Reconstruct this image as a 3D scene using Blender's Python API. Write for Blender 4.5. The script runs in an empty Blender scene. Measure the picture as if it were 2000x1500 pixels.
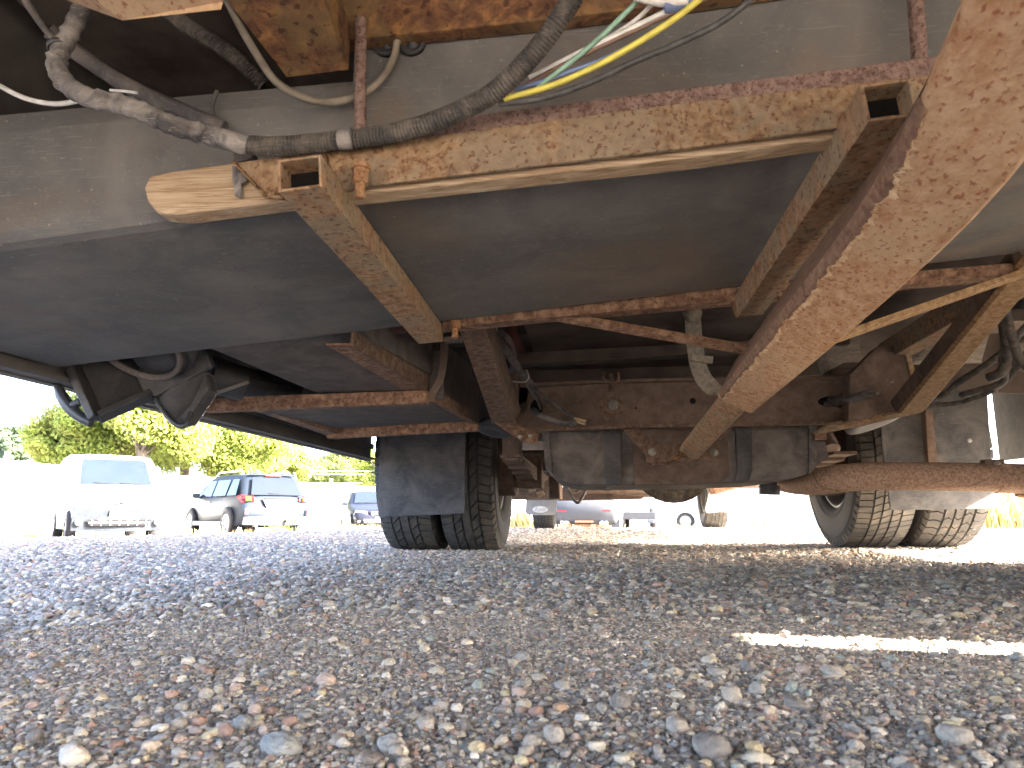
import bpy, bmesh, math, random
import numpy as np
from mathutils import Vector, Matrix, noise

random.seed(7)
rng = np.random.default_rng(7)
S = bpy.context.scene
C = S.collection

# ------------------------------------------------------------------ camera
# camera stands 14 cm above the gravel behind / under the coach; +Y is the coach's forward direction
FPX = 1410.0
PITCH = math.atan(256 / FPX)
YAW = math.atan(161 * math.cos(PITCH) / FPX)
CAMH = .144
cam_d = bpy.data.cameras.new('camera')
cam_d.sensor_width = 36
cam_d.lens = FPX / 2000 * 36
cam_d.clip_start = .01
cam_d.clip_end = 2000
cam_d.dof.use_dof = True
cam_d.dof.focus_distance = 1.5
cam_d.dof.aperture_fstop = 20
cam = bpy.data.objects.new('camera', cam_d)
C.objects.link(cam)
cam.location = (0, 0, CAMH)
cam.rotation_euler = (math.pi / 2 + PITCH, 0, YAW)
S.camera = cam

# ------------------------------------------------------------------ world, sun, exposure
SUN_RUN_X, SUN_RUN_Y = 1.8, .30            # horizontal travel of a sun ray per metre of drop: -X and +Y
sun_el = math.atan2(1, math.hypot(SUN_RUN_X, SUN_RUN_Y))
sun_az = math.atan2(SUN_RUN_X, -SUN_RUN_Y)  # clockwise from +Y, towards the sun
w = bpy.data.worlds.new('World')
S.world = w
w.use_nodes = True
nt = w.node_tree
sky = nt.nodes.new('ShaderNodeTexSky')
sky.sky_type = 'NISHITA'
sky.sun_disc = False
sky.sun_elevation = sun_el
sky.sun_rotation = sun_az
sky.air_density = .55
sky.dust_density = 4.0
sky.ozone_density = 0.0
bg = nt.nodes['Background']
bg.inputs['Strength'].default_value = .15
nt.links.new(sky.outputs[0], bg.inputs['Color'])
sd = bpy.data.lights.new('sun', 'SUN')
sd.energy = 5.0
sd.angle = math.radians(.53)
sd.color = (1, .93, .82)
so = bpy.data.objects.new('sun', sd)
C.objects.link(so)
so.location = (5, -2, 6)
so.rotation_euler = Vector((-SUN_RUN_X, SUN_RUN_Y, -1)).to_track_quat('-Z', 'Y').to_euler()
S.view_settings.view_transform = 'Standard'
S.view_settings.look = 'None'
S.view_settings.gamma = 1
S.view_settings.exposure = 4.8
S.view_settings.use_curve_mapping = False
S.cycles.max_bounces = 8
S.cycles.diffuse_bounces = 5
S.cycles.sample_clamp_indirect = 8

# ------------------------------------------------------------------ helpers
_s, _c = math.sin(YAW), math.cos(YAW)
_r = Vector((_c, _s, 0)); _fh = Vector((-_s, _c, 0)); _z = Vector((0, 0, 1))
_f = _fh * math.cos(PITCH) + _z * math.sin(PITCH)
_u = _z * math.cos(PITCH) - _fh * math.sin(PITCH)
EYE = Vector((0, 0, CAMH))


def at(px, py, Y=None, Z=None, X=None, D=None):
    """world point whose survey reading in the photograph is (px,py), at a known plane or depth"""
    d = _f + _r * ((px - 1000) / FPX) - _u * ((py - 750) / FPX)
    if Y is not None: k = Y / d.y
    elif Z is not None: k = (Z - CAMH) / d.z
    elif X is not None: k = X / d.x
    else: k = D
    return EYE + d * k


def sstep(a, b, x):
    t = np.clip((x - a) / (b - a), 0, 1)
    return t * t * (3 - 2 * t)


def ground_z(x, y):
    x = np.asarray(x, float); y = np.asarray(y, float)
    d = np.hypot(x, y)
    bear = np.degrees(np.arctan2(x, y))
    dc = 4.9 + 2.9 * sstep(-38, -5, bear)
    z = .012 * sstep(.4, 1.1, x) * sstep(1.2, 2.8, y)
    z = z - .36 * sstep(dc, dc + 8.5, d) - .006 * np.clip(d - dc - 8, 0, 60)
    z = z + .004 * np.sin(x * 5.1 + 1) * np.sin(y * 4.3) * sstep(.5, 1.5, d) * (1 - sstep(4, 6, d))
    return z


class MB:
    def __init__(s):
        s.v = []; s.f = []; s.sm = []

    def add(s, verts, faces, smooth=False):
        o = len(s.v)
        s.v += [tuple(v) for v in verts]
        s.f += [tuple(i + o for i in f) for f in faces]
        s.sm += [smooth] * len(faces)
        return s

    def prism(s, pts, vec):
        n = len(pts); vec = Vector(vec)
        pts = [Vector(p) for p in pts]
        v = pts + [p + vec for p in pts]
        f = [tuple(range(n)), tuple(range(2 * n - 1, n - 1, -1))]
        f += [(i, i + n, (i + 1) % n + n, (i + 1) % n) for i in range(n)]
        return s.add(v, f)

    def box(s, c, sz, ax=None):
        c = Vector(c)
        X, Y, Z = ax if ax else (Vector((1, 0, 0)), Vector((0, 1, 0)), Vector((0, 0, 1)))
        a, b, d = sz[0] / 2, sz[1] / 2, sz[2] / 2
        v = [c + X * (a * i) + Y * (b * j) + Z * (d * k) for i in (-1, 1) for j in (-1, 1) for k in (-1, 1)]
        return s.add(v, [(0, 1, 3, 2), (4, 6, 7, 5), (0, 4, 5, 1), (2, 3, 7, 6), (0, 2, 6, 4), (1, 5, 7, 3)])

    def bar(s, p0, p1, wd, ht, up=(0, 0, 1), w2=None, h2=None):
        """rectangular bar between centre points; wd across, ht along up"""
        p0 = Vector(p0); p1 = Vector(p1)
        d = (p1 - p0).normalized()
        u = Vector(up); u = (u - d * u.dot(d)).normalized(); r = d.cross(u)
        w2 = wd if w2 is None else w2; h2 = ht if h2 is None else h2
        v = []
        for p, a, b in ((p0, wd / 2, ht / 2), (p1, w2 / 2, h2 / 2)):
            v += [p - r * a - u * b, p + r * a - u * b, p + r * a + u * b, p - r * a + u * b]
        return s.add(v, [(0, 1, 2, 3), (7, 6, 5, 4), (0, 4, 5, 1), (1, 5, 6, 2), (2, 6, 7, 3), (3, 7, 4, 0)])

    def hollow(s, p0, p1, wd, ht, t, up=(0, 0, 1)):
        """square tube open at p0"""
        p0 = Vector(p0); p1 = Vector(p1)
        d = (p1 - p0).normalized()
        u = Vector(up); u = (u - d * u.dot(d)).normalized(); r = d.cross(u)
        def ring(p, a, b): return [p - r * a - u * b, p + r * a - u * b, p + r * a + u * b, p - r * a + u * b]
        v = ring(p0, wd / 2, ht / 2) + ring(p1, wd / 2, ht / 2) + ring(p0, wd / 2 - t, ht / 2 - t) + ring(p0 + (p1 - p0) * .9, wd / 2 - t, ht / 2 - t)
        f = []
        for i in range(4):
            j = (i + 1) % 4
            f += [(i, i + 4, j + 4, j), (8 + i, 8 + j, 12 + j, 12 + i), (i, j, 8 + j, 8 + i)]
        f += [(7, 6, 5, 4), (12, 13, 14, 15)]
        return s.add(v, f)

    def tube(s, pts, rad, seg=10, cap=True, smooth=True, square=False):
        pts = [Vector(p) for p in pts]
        n = len(pts)
        rads = rad if isinstance(rad, (list, tuple, np.ndarray)) else [rad] * n
        up = Vector((0, 0, 1)); v = []; pu = None
        for i, p in enumerate(pts):
            d = (pts[min(i + 1, n - 1)] - pts[max(i - 1, 0)]).normalized()
            if pu is None:
                a = up if abs(d.dot(up)) < .9 else Vector((1, 0, 0))
                pu = (a - d * a.dot(d)).normalized()
            else:
                pu = (pu - d * pu.dot(d)).normalized()
            b = d.cross(pu)
            for k in range(seg):
                t = 2 * math.pi * k / seg
                v.append(p + (pu * math.cos(t) + b * math.sin(t)) * float(rads[i]))
        f = []
        for i in range(n - 1):
            for k in range(seg):
                k2 = (k + 1) % seg
                f.append((i * seg + k, i * seg + k2, (i + 1) * seg + k2, (i + 1) * seg + k))
        s.add(v, f, smooth)
        if cap:
            s.add(v[:seg], [tuple(range(seg - 1, -1, -1))]); s.add(v[-seg:], [tuple(range(seg))])
        return s

    def cyl(s, p0, p1, r, seg=14, r2=None):
        return s.tube([p0, p1], [r, r if r2 is None else r2], seg)

    def lathe(s, c, ax, prof, seg=48, close=False):
        """profile [(along, radius)] turned about axis ax through c"""
        c = Vector(c); ax = Vector(ax).normalized()
        a = Vector((0, 0, 1)) if abs(ax.z) < .9 else Vector((1, 0, 0))
        u = (a - ax * a.dot(ax)).normalized(); b = ax.cross(u)
        v = []
        for (t, r) in prof:
            for k in range(seg):
                q = 2 * math.pi * k / seg
                v.append(c + ax * t + (u * math.cos(q) + b * math.sin(q)) * r)
        f = []
        n = len(prof)
        for i in range(n - 1 + (1 if close else 0)):
            i2 = (i + 1) % n
            for k in range(seg):
                k2 = (k + 1) % seg
                f.append((i * seg + k, i * seg + k2, i2 * seg + k2, i2 * seg + k))
        return s.add(v, f, True)

    def build(s, name, mat, parent=None, bevel=0, label=None, shift=None):
        me = bpy.data.meshes.new(name)
        me.from_pydata(s.v, [], s.f)
        me.polygons.foreach_set('use_smooth', s.sm)
        bm = bmesh.new(); bm.from_mesh(me)
        bmesh.ops.recalc_face_normals(bm, faces=bm.faces)
        bm.to_mesh(me); bm.free()
        me.materials.append(mat)
        o = bpy.data.objects.new(name, me)
        C.objects.link(o)
        if parent is not None:
            o.parent = parent
            q = parent
            off = Vector((0, 0, 0))
            while q is not None:
                off += Vector(q.location); q = q.parent
            if shift is None: o.location = -off
            else: o.location = shift
        if bevel:
            m = o.modifiers.new('bevel', 'BEVEL'); m.width = bevel; m.segments = 2; m.limit_method = 'ANGLE'; m.angle_limit = math.radians(40)
        if label: o['label'] = label
        return o


def tag(o, label=None, cat=None, group=None, kind=None):
    if label: o['label'] = label
    if cat: o['category'] = cat
    if group: o['group'] = group
    if kind: o['kind'] = kind
    return o


def empty(name, loc, label, cat, group=None, rz=0):
    o = bpy.data.objects.new(name, None); C.objects.link(o)
    o.location = loc; o.rotation_euler = (0, 0, rz); o.empty_display_size = .1
    return tag(o, label, cat, group)


def copy_tree(o, parent=None):
    c = o.copy(); C.objects.link(c); c.parent = parent
    for ch in list(o.children):
        copy_tree(ch, c)
    return c


def spline(pts, n=8):
    """Catmull-Rom through points"""
    P = [Vector(p) for p in pts]
    P = [P[0] * 2 - P[1]] + P + [P[-1] * 2 - P[-2]]
    out = []
    for i in range(1, len(P) - 2):
        for k in range(n):
            t = k / n
            a, b, c, d = P[i - 1], P[i], P[i + 1], P[i + 2]
            out.append(.5 * ((2 * b) + (c - a) * t + (2 * a - 5 * b + 4 * c - d) * t * t + (3 * b - a - 3 * c + d) * t ** 3))
    out.append(P[-2])
    return out


def path(pp, n=8):
    """list of (px,py,Y) -> smooth world path"""
    return spline([at(a, b, Y=c) for a, b, c in pp], n)


def resample(pts, step):
    out = [pts[0]]; acc = 0
    for a, b in zip(pts, pts[1:]):
        L = (b - a).length; t = step - acc
        while t <= L and L > 0:
            out.append(a + (b - a) * (t / L)); t += step
        acc = (acc + L) % step
    return out


def hose(pts, r, pitch=.0032):
    """corrugated conduit"""
    q = resample(pts, pitch / 2)
    return MB().tube(q, [r if i % 2 else r * .86 for i in range(len(q))], 12, smooth=False)


# ------------------------------------------------------------------ materials
def newmat(name):
    m = bpy.data.materials.new(name); m.use_nodes = True
    n = m.node_tree.nodes; l = m.node_tree.links
    return m, n, l, n['Principled BSDF']


def ramp(n, stops):
    r = n.new('ShaderNodeValToRGB')
    e = r.color_ramp.elements
    while len(e) < len(stops): e.new(.5)
    for i, (p, c) in enumerate(stops):
        e[i].position = p; e[i].color = (*c, 1)
    return r


def nz(n, l, co, scale, detail=4, rough=.55, dist=0):
    t = n.new('ShaderNodeTexNoise'); t.inputs['Scale'].default_value = scale
    t.inputs['Detail'].default_value = detail; t.inputs['Roughness'].default_value = rough
    t.inputs['Distortion'].default_value = dist
    l.new(co, t.inputs['Vector'])
    return t


def mixc(n, l, fac, a, b, blend='MIX'):
    m = n.new('ShaderNodeMix'); m.data_type = 'RGBA'; m.blend_type = blend
    if hasattr(fac, 'links'): l.new(fac, m.inputs['Factor'])
    else: m.inputs['Factor'].default_value = fac
    for s_, v in ((m.inputs[6], a), (m.inputs[7], b)):
        if hasattr(v, 'links'): l.new(v, s_)
        else: s_.default_value = (*v, 1)
    return m.outputs[2]


def coord(n, l, sc=(1, 1, 1)):
    t = n.new('ShaderNodeTexCoord')
    if sc == (1, 1, 1): return t.outputs['Object']
    mp = n.new('ShaderNodeMapping'); mp.inputs['Scale'].default_value = sc
    l.new(t.outputs['Object'], mp.inputs['Vector'])
    return mp.outputs[0]


def bump(n, l, h, strength, dist, bsdf):
    b = n.new('ShaderNodeBump'); b.inputs['Strength'].default_value = strength; b.inputs['Distance'].default_value = dist
    l.new(h, b.inputs['Height']); l.new(b.outputs[0], bsdf.inputs['Normal'])
    return b


def rust(name, dark, mid, light, scale=60, pits=.5, patch=None, stretch=(1, 1, 1), rough=.9, patch_scale=9, spot=None, contrast=.16):
    m, n, l, b = newmat(name)
    co = coord(n, l, stretch)
    a = nz(n, l, co, scale, 8, .65, .4)
    r = ramp(n, [(.5 - contrast, dark), (.5, mid), (.5 + contrast, light)])
    l.new(a.outputs['Fac'], r.inputs[0])
    col = r.outputs[0]
    big = nz(n, l, co, patch_scale, 5, .6, .8)
    if patch:
        pr = ramp(n, [(.47, (0, 0, 0)), (.56, (1, 1, 1))]); l.new(big.outputs['Fac'], pr.inputs[0])
        col = mixc(n, l, pr.outputs[0], col, mixc(n, l, .45, patch, col))
    sp = nz(n, l, co, scale * 2.3, 3, .5)
    sr = ramp(n, [(.57, (0, 0, 0)), (.66, (1, 1, 1))]); l.new(sp.outputs['Fac'], sr.inputs[0])
    mu = n.new('ShaderNodeMath'); mu.operation = 'MULTIPLY'; mu.inputs[1].default_value = pits
    l.new(sr.outputs[0], mu.inputs[0])
    col = mixc(n, l, mu.outputs[0], col, spot or dark)
    l.new(col, b.inputs['Base Color'])
    b.inputs['Roughness'].default_value = rough
    b.inputs['Specular IOR Level'].default_value = .25
    ad = n.new('ShaderNodeMath'); ad.operation = 'ADD'
    l.new(a.outputs['Fac'], ad.inputs[0]); l.new(sp.outputs['Fac'], ad.inputs[1])
    bump(n, l, ad.outputs[0], .55, .0015, b)
    return m


def plastic(name, base, dust, scale=14, amt=.5, rough=.5, streak=(1, 1, 1), bmp=.15, spec=.4):
    m, n, l, b = newmat(name)
    co = coord(n, l, streak)
    a = nz(n, l, co, scale, 7, .62, .6)
    r = ramp(n, [(.40, (0, 0, 0)), (.68, (amt, amt, amt))]); l.new(a.outputs['Fac'], r.inputs[0])
    col = mixc(n, l, r.outputs[0], base, dust)
    sc = nz(n, l, co, scale * 25, 2, .5)
    sr = ramp(n, [(.62, (0, 0, 0)), (.72, (.35, .35, .35))]); l.new(sc.outputs['Fac'], sr.inputs[0])
    col = mixc(n, l, sr.outputs[0], col, dust)
    # fine hair scratches
    mp = n.new('ShaderNodeMapping'); mp.inputs['Scale'].default_value = (3, 60, 60); mp.inputs['Rotation'].default_value = (0, .1, .5)
    l.new(co, mp.inputs['Vector'])
    s2 = nz(n, l, mp.outputs[0], 8, 2, .5, 1.5)
    s3 = ramp(n, [(.63, (0, 0, 0)), (.68, (.55, .55, .55))]); l.new(s2.outputs['Fac'], s3.inputs[0])
    col = mixc(n, l, s3.outputs[0], col, dust)
    l.new(col, b.inputs['Base Color'])
    rr = n.new('ShaderNodeMapRange'); rr.inputs[3].default_value = rough - .08; rr.inputs[4].default_value = rough + .25
    l.new(a.outputs['Fac'], rr.inputs[0]); l.new(rr.outputs[0], b.inputs['Roughness'])
    b.inputs['Specular IOR Level'].default_value = spec
    bump(n, l, a.outputs['Fac'], bmp, .004, b)
    return m


def plain(name, col, rough=.6, metal=0, spec=.5, var=.12, scale=20, coat=0):
    m, n, l, b = newmat(name)
    co = coord(n, l)
    a = nz(n, l, co, scale, 5, .6)
    r = ramp(n, [(.35, tuple(c * (1 - var) for c in col)), (.65, tuple(min(1, c * (1 + var)) for c in col))])
    l.new(a.outputs['Fac'], r.inputs[0]); l.new(r.outputs[0], b.inputs['Base Color'])
    b.inputs['Roughness'].default_value = rough; b.inputs['Metallic'].default_value = metal
    b.inputs['Specular IOR Level'].default_value = spec
    b.inputs['Coat Weight'].default_value = coat
    return m


M = {}
M['rust_hitch'] = rust('orange flaking rust', (.27, .125, .055), (.37, .225, .13), (.46, .315, .20), 85, .8, (.40, .29, .18), (1.3, .75, 1.3), spot=(.20, .07, .035), patch_scale=6, contrast=.2)
M['rust_paint'] = rust('rust with worn paint', (.13, .068, .035), (.235, .145, .078), (.31, .22, .135), 110, .75, (.22, .185, .13), spot=(.11, .045, .022), patch_scale=12, contrast=.18)
M['rust_flange'] = rust('purple brown rust', (.11, .065, .052), (.20, .13, .105), (.26, .175, .145), 140, .85, spot=(.05, .025, .02))
M['rust_tube'] = rust('ochre pitted rust', (.14, .075, .04), (.28, .17, .095), (.36, .245, .15), 75, .75, (.22, .19, .13), spot=(.075, .035, .022), patch_scale=16, contrast=.2)
M['rust_beam'] = rust('orange stained beam', (.055, .026, .018), (.14, .068, .034), (.29, .15, .055), 45, .8, (.16, .11, .05), spot=(.05, .02, .015), patch_scale=18)
M['rust_brown'] = rust('brown dusty rust', (.07, .042, .03), (.125, .08, .055), (.18, .125, .09), 70, .5, spot=(.045, .025, .02))
M['rust_tray'] = rust('brown rusted angle', (.10, .05, .032), (.19, .11, .07), (.30, .19, .12), 75, .6, spot=(.05, .025, .02))
M['frame_dark'] = rust('dusty dark frame steel', (.085, .058, .045), (.12, .084, .064), (.155, .112, .086), 30, .3, rough=.9)
M['rust_brace'] = rust('tan speckled rust', (.15, .085, .04), (.25, .155, .08), (.33, .22, .12), 110, .4, spot=(.12, .06, .03))
M['rust_exhaust'] = rust('mottled exhaust rust', (.20, .12, .082), (.34, .225, .16), (.44, .31, .22), 120, .6, spot=(.14, .075, .05), contrast=.16)
M['plastic'] = plastic('scuffed black tank plastic', (.108, .106, .103), (.22, .20, .18), 9, .55, .75, spec=.08)
def add_stains(m):
    n = m.node_tree.nodes; l = m.node_tree.links; b = n['Principled BSDF']
    src_ = b.inputs['Base Color'].links[0].from_socket
    co = coord(n, l)
    a = nz(n, l, co, 3.2, 6, .7, 1.0); r = ramp(n, [(.52, (0, 0, 0)), (.66, (.35, .35, .35))]); l.new(a.outputs['Fac'], r.inputs[0])
    c1 = mixc(n, l, r.outputs[0], src_, (.20, .135, .09))
    v = n.new('ShaderNodeTexVoronoi'); v.inputs['Scale'].default_value = 55; l.new(co, v.inputs['Vector'])
    r2 = ramp(n, [(.05, (.6, .6, .6)), (.09, (0, 0, 0))]); l.new(v.outputs['Distance'], r2.inputs[0])
    c2 = mixc(n, l, r2.outputs[0], c1, (.30, .26, .22)); l.new(c2, b.inputs['Base Color'])
add_stains(M['plastic'])
M['rubber_flap'] = plastic('dull black rubber sheet', (.034, .034, .036), (.14, .13, .12), 11, .6, .65)
M['panel'] = plastic('grey textured underbody panel', (.085, .074, .068), (.18, .15, .13), 22, .6, .85, bmp=.5, spec=.15)
M['pipe'] = plastic('black dusty pipe plastic', (.026, .026, .028), (.13, .115, .10), 30, .28, .5)
M['fuel'] = plastic('dusty fuel tank', (.075, .066, .058), (.20, .17, .15), 16, .8, .8)
M['skirt'] = plastic('dirty skirt inside', (.065, .06, .055), (.15, .135, .115), 10, .6, .6)
M['tyre'] = plastic('tyre rubber', (.026, .026, .027), (.07, .063, .055), 20, .35, .72, bmp=.1, spec=.3)
M['tread'] = plastic('dusty tread rubber', (.055, .053, .052), (.13, .12, .10), 30, .5, .85, bmp=.3, spec=.2)
M['tread_mud'] = plastic('muddy tread rubber', (.06, .058, .054), (.16, .14, .115), 14, .6, .9, bmp=.4, spec=.2)
M['rim'] = plain('dull steel rim', (.13, .125, .12), .5, .4)
M['dark'] = plain('dark brown floor underside', (.085, .068, .058), .95, 0, .1, .4, 6)  # dark brown with random tone, for floor, joists and wheel housings
M['floor_red'] = plain('dark red primer plate', (.07, .03, .022), .9, 0, .2, .3, 20)
M['bolt'] = plain('zinc bolt', (.30, .27, .22), .5, .3, .5, .3, 300)
M['bolt_rust'] = rust('rusty bolt', (.16, .07, .03), (.30, .16, .08), (.38, .24, .13), 200, .5)
M['conduit'] = plastic('dusty corrugated conduit', (.035, .032, .030), (.24, .20, .16), 45, .5, .7)
M['tape'] = plastic('dusty cloth tape', (.055, .05, .05), (.30, .27, .24), 38, .95, .8, bmp=.8)
M['cable_dark'] = plastic('dark sheathed cable', (.05, .045, .045), (.20, .17, .15), 30, .7, .7)
M['cable_tan'] = plain('dusty tan cable', (.20, .17, .13), .75, 0, .3, .3, 40)
M['wire_white'] = plain('white wire', (.62, .60, .56), .5, 0, .5, .2, 60)
M['wire_yellow'] = plain('yellow wire', (.60, .52, .09), .45, 0, .5, .15, 60)
M['wire_green'] = plain('pale green wire', (.22, .36, .26), .5, 0, .5, .2, 60)
M['wire_blue'] = plain('blue wire', (.14, .19, .34), .5, 0, .5, .2, 60)
M['wire_black'] = plain('black taped wire', (.06, .058, .055), .6, 0, .5, .4, 120)
M['wire_brown'] = plain('brown wire', (.18, .11, .08), .5, 0, .5, .2, 60)
M['diff'] = plastic('muddy casting', (.09, .075, .06), (.24, .20, .155), 40, .9, .9, bmp=1.0, spec=.1)
M['flake'] = rust('pale flaking paint edge', (.26, .13, .06), (.50, .34, .20), (.60, .47, .32), 60, .7, spot=(.22, .09, .05))
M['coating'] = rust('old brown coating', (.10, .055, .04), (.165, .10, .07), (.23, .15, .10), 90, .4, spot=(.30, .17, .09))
M['skirt_right'] = plastic('dark grimy side panel', (.04, .037, .034), (.11, .10, .085), 18, .6, .7)
M['webbing'] = plain('dusty webbing', (.20, .175, .14), .9, 0, .2, .25, 120)
M['zip'] = plain('pale zip tie', (.35, .32, .27), .5)
M['brass'] = plain('brass connector', (.42, .30, .16), .4, .6)
M['glossblack'] = plain('black handle plastic', (.03, .032, .036), .35)
M['handle'] = plain('handle plastic', (.03, .032, .037), .45)
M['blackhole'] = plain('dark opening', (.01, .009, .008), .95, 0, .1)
M['emblem'] = plain('pale emblem enamel', (.55, .55, .55), .5)
M['emblem_ink'] = plain('grey lettering', (.12, .12, .125), .6)
M['coach_skin'] = plain('cream fibreglass coach skin', (.75, .73, .68), .4)
M['flap_grey'] = plastic('pale grey mud flap', (.20, .20, .20), (.30, .28, .25), 30, .5, .6)


def wood_mat(name, a, b_, stretch):
    m, n, l, b = newmat(name)
    co = coord(n, l, stretch)
    g = nz(n, l, co, 10, 8, .7, 1.2)
    r = ramp(n, [(.33, a), (.5, tuple((x + y) / 2 for x, y in zip(a, b_))), (.62, b_)])
    l.new(g.outputs['Fac'], r.inputs[0]); l.new(r.outputs[0], b.inputs['Base Color'])
    b.inputs['Roughness'].default_value = .85; b.inputs['Specular IOR Level'].default_value = .2
    bump(n, l, g.outputs['Fac'], .6, .002, b)
    return m


M['wood'] = wood_mat('old split timber', (.22, .13, .065), (.50, .385, .26), (1.2, 9, 22))
M['wood_strip'] = wood_mat('timber strip', (.30, .20, .125), (.44, .33, .23), (1, 20, 30))
M['ply'] = wood_mat('weathered grey plywood', (.13, .11, .09), (.27, .235, .195), (2, 8, 14))
M['post'] = wood_mat('weathered post', (.16, .12, .08), (.30, .24, .17), (12, 12, 2))


# ------------------------------------------------------------------ ground
def build_ground():
    rads = np.concatenate([np.linspace(.02, 1.2, 40), np.linspace(1.25, 9, 110), np.geomspace(9.3, 900, 60)])
    angs = np.linspace(-math.pi, math.pi, 181)[:-1]
    n = len(angs)
    v = []
    for rr in rads:
        x = rr * np.sin(angs); y = rr * np.cos(angs)
        zz = ground_z(x, y)
        v += list(zip(x, y, zz))
    f = [(i * n + k, i * n + (k + 1) % n, (i + 1) * n + (k + 1) % n, (i + 1) * n + k) for i in range(len(rads) - 1) for k in range(n)]
    f.append(tuple(range(n)))
    mb = MB(); mb.add(v, f, True)
    m, nn, l, b = newmat('gravel bed')
    co = coord(nn, l)
    vo = nn.new('ShaderNodeTexVoronoi'); vo.inputs['Scale'].default_value = 95; l.new(co, vo.inputs['Vector'])
    v2 = nn.new('ShaderNodeTexVoronoi'); v2.inputs['Scale'].default_value = 260; l.new(co, v2.inputs['Vector'])
    hs = nn.new('ShaderNodeSeparateColor'); l.new(vo.outputs['Color'], hs.inputs[0])
    r = ramp(nn, [(0, (.14, .122, .108)), (.35, (.22, .195, .172)), (.6, (.29, .26, .23)), (.8, (.36, .32, .275)), (1, (.44, .41, .37))])
    l.new(hs.outputs[0], r.inputs[0])
    h2 = nn.new('ShaderNodeSeparateColor'); l.new(v2.outputs['Color'], h2.inputs[0])
    r2 = ramp(nn, [(0, (.13, .112, .098)), (.6, (.26, .23, .20)), (1, (.36, .33, .29))]); l.new(h2.outputs[1], r2.inputs[0])
    col = mixc(nn, l, .5, r.outputs[0], r2.outputs[0])
    l.new(col, b.inputs['Base Color']); b.inputs['Roughness'].default_value = .85
    b.inputs['Specular IOR Level'].default_value = .3
    a = nn.new('ShaderNodeMath'); a.operation = 'ADD'; l.new(vo.outputs['Distance'], a.inputs[0]); l.new(v2.outputs['Distance'], a.inputs[1])
    bump(nn, l, a.outputs[0], .9, .006, b).invert = True
    o = mb.build('gravel_ground', m)
    return tag(o, 'grey gravel lot running from under the coach out to the fence', kind='structure')


ground = build_ground()

# stone colours: one varied material for loose gravel, picked per stone
def stone_mat(name, stops, var=.25):
    m, n, l, b = newmat(name)
    stops = [(p_, (min(.75, .07 + c_[0] * 1.36), min(.72, .062 + c_[1] * 1.26), min(.7, .050 + c_[2] * 1.10))) for p_, c_ in stops]
    oi = n.new('ShaderNodeObjectInfo')
    r = ramp(n, stops); r.color_ramp.interpolation = 'CONSTANT'
    l.new(oi.outputs['Random'], r.inputs[0])
    co = coord(n, l)
    ad = n.new('ShaderNodeVectorMath'); ad.operation = 'ADD'
    l.new(co, ad.inputs[0]); l.new(oi.outputs['Location'], ad.inputs[1])
    t = nz(n, l, ad.outputs[0], 1.6, 6, .65)
    mr = n.new('ShaderNodeMapRange'); mr.inputs[1].default_value = .3; mr.inputs[2].default_value = .7
    mr.inputs[3].default_value = 1 - var; mr.inputs[4].default_value = 1 + var
    l.new(t.outputs['Fac'], mr.inputs[0])
    vm = n.new('ShaderNodeVectorMath'); vm.operation = 'SCALE'; l.new(r.outputs[0], vm.inputs[0]); l.new(mr.outputs[0], vm.inputs['Scale'])
    l.new(vm.outputs[0], b.inputs['Base Color'])
    b.inputs['Roughness'].default_value = .75; b.inputs['Specular IOR Level'].default_value = .35
    bump(n, l, t.outputs['Fac'], .5, .15, b)
    return m


palette = [(.11, .105, .11), (.23, .215, .205), (.075, .072, .078), (.30, .265, .22), (.16, .15, .155), (.36, .33, .30), (.20, .135, .115),
           (.13, .145, .16), (.26, .23, .20), (.09, .085, .088), (.19, .17, .155), (.42, .40, .37), (.31, .20, .16), (.17, .19, .185), (.34, .29, .20), (.13, .115, .11),
           (.26, .26, .27), (.21, .19, .19), (.075, .07, .07), (.50, .47, .43)]
M['gravel'] = stone_mat('mixed gravel stone', [(i / len(palette), c) for i, c in enumerate(palette)])
stone_cols = {'slate': (.16, .18, .20), 'teal': (.20, .24, .235), 'pink': (.30, .235, .215), 'cream': (.36, .33, .28), 'yellow': (.34, .30, .20), 'red': (.20, .125, .105),
              'grey': (.22, .21, .205), 'dark': (.11, .105, .108), 'white': (.42, .40, .38), 'orange': (.30, .205, .145), 'rough': (.27, .24, .21), 'green': (.18, .21, .19)}
for k, c in stone_cols.items():
    M['st_' + k] = stone_mat(k + ' stone', [(0, c), (.5, tuple(q * .9 for q in c))], .3)


def rock_mesh(name, seed, sub=2, angular=.5):
    bm = bmesh.new()
    bmesh.ops.create_icosphere(bm, subdivisions=sub, radius=1)
    rs = random.Random(seed)
    off = Vector((rs.uniform(-50, 50), rs.uniform(-50, 50), rs.uniform(-50, 50)))
    planes = [(Vector((rs.gauss(0, 1), rs.gauss(0, 1), rs.gauss(0, 1))).normalized(), rs.uniform(.55, .85)) for _ in range(int(3 + 7 * angular))]
    for v in bm.verts:
        d = v.co.normalized()
        r_ = 1 + .28 * noise.noise(d * 1.1 + off) + .10 * noise.noise(d * 2.7 + off)
        p = d * r_
        for (nn, h) in planes:
            q = p.dot(nn)
            if q > h: p = p - nn * (q - h) * .9
        v.co = p
    me = bpy.data.meshes.new(name); bm.to_mesh(me); bm.free()
    for p in me.polygons: p.use_smooth = True
    return me


def sstone(px, py, wpx, hpx, col, seed, rz=None):
    """a single pebble lying on the ground at a surveyed spot, sized by its apparent width/height"""
    p = at(px, py + hpx * .35, Z=0)
    dist = (p - EYE).dot(_f)
    a = wpx * dist / FPX / 2; h = hpx * dist / FPX / 2
    return p, a, h


rock_meshes = [rock_mesh('stone', 100 + i, 2, .4 + .6 * (i % 4) / 3) for i in range(12)]
stone_n = 0


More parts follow.
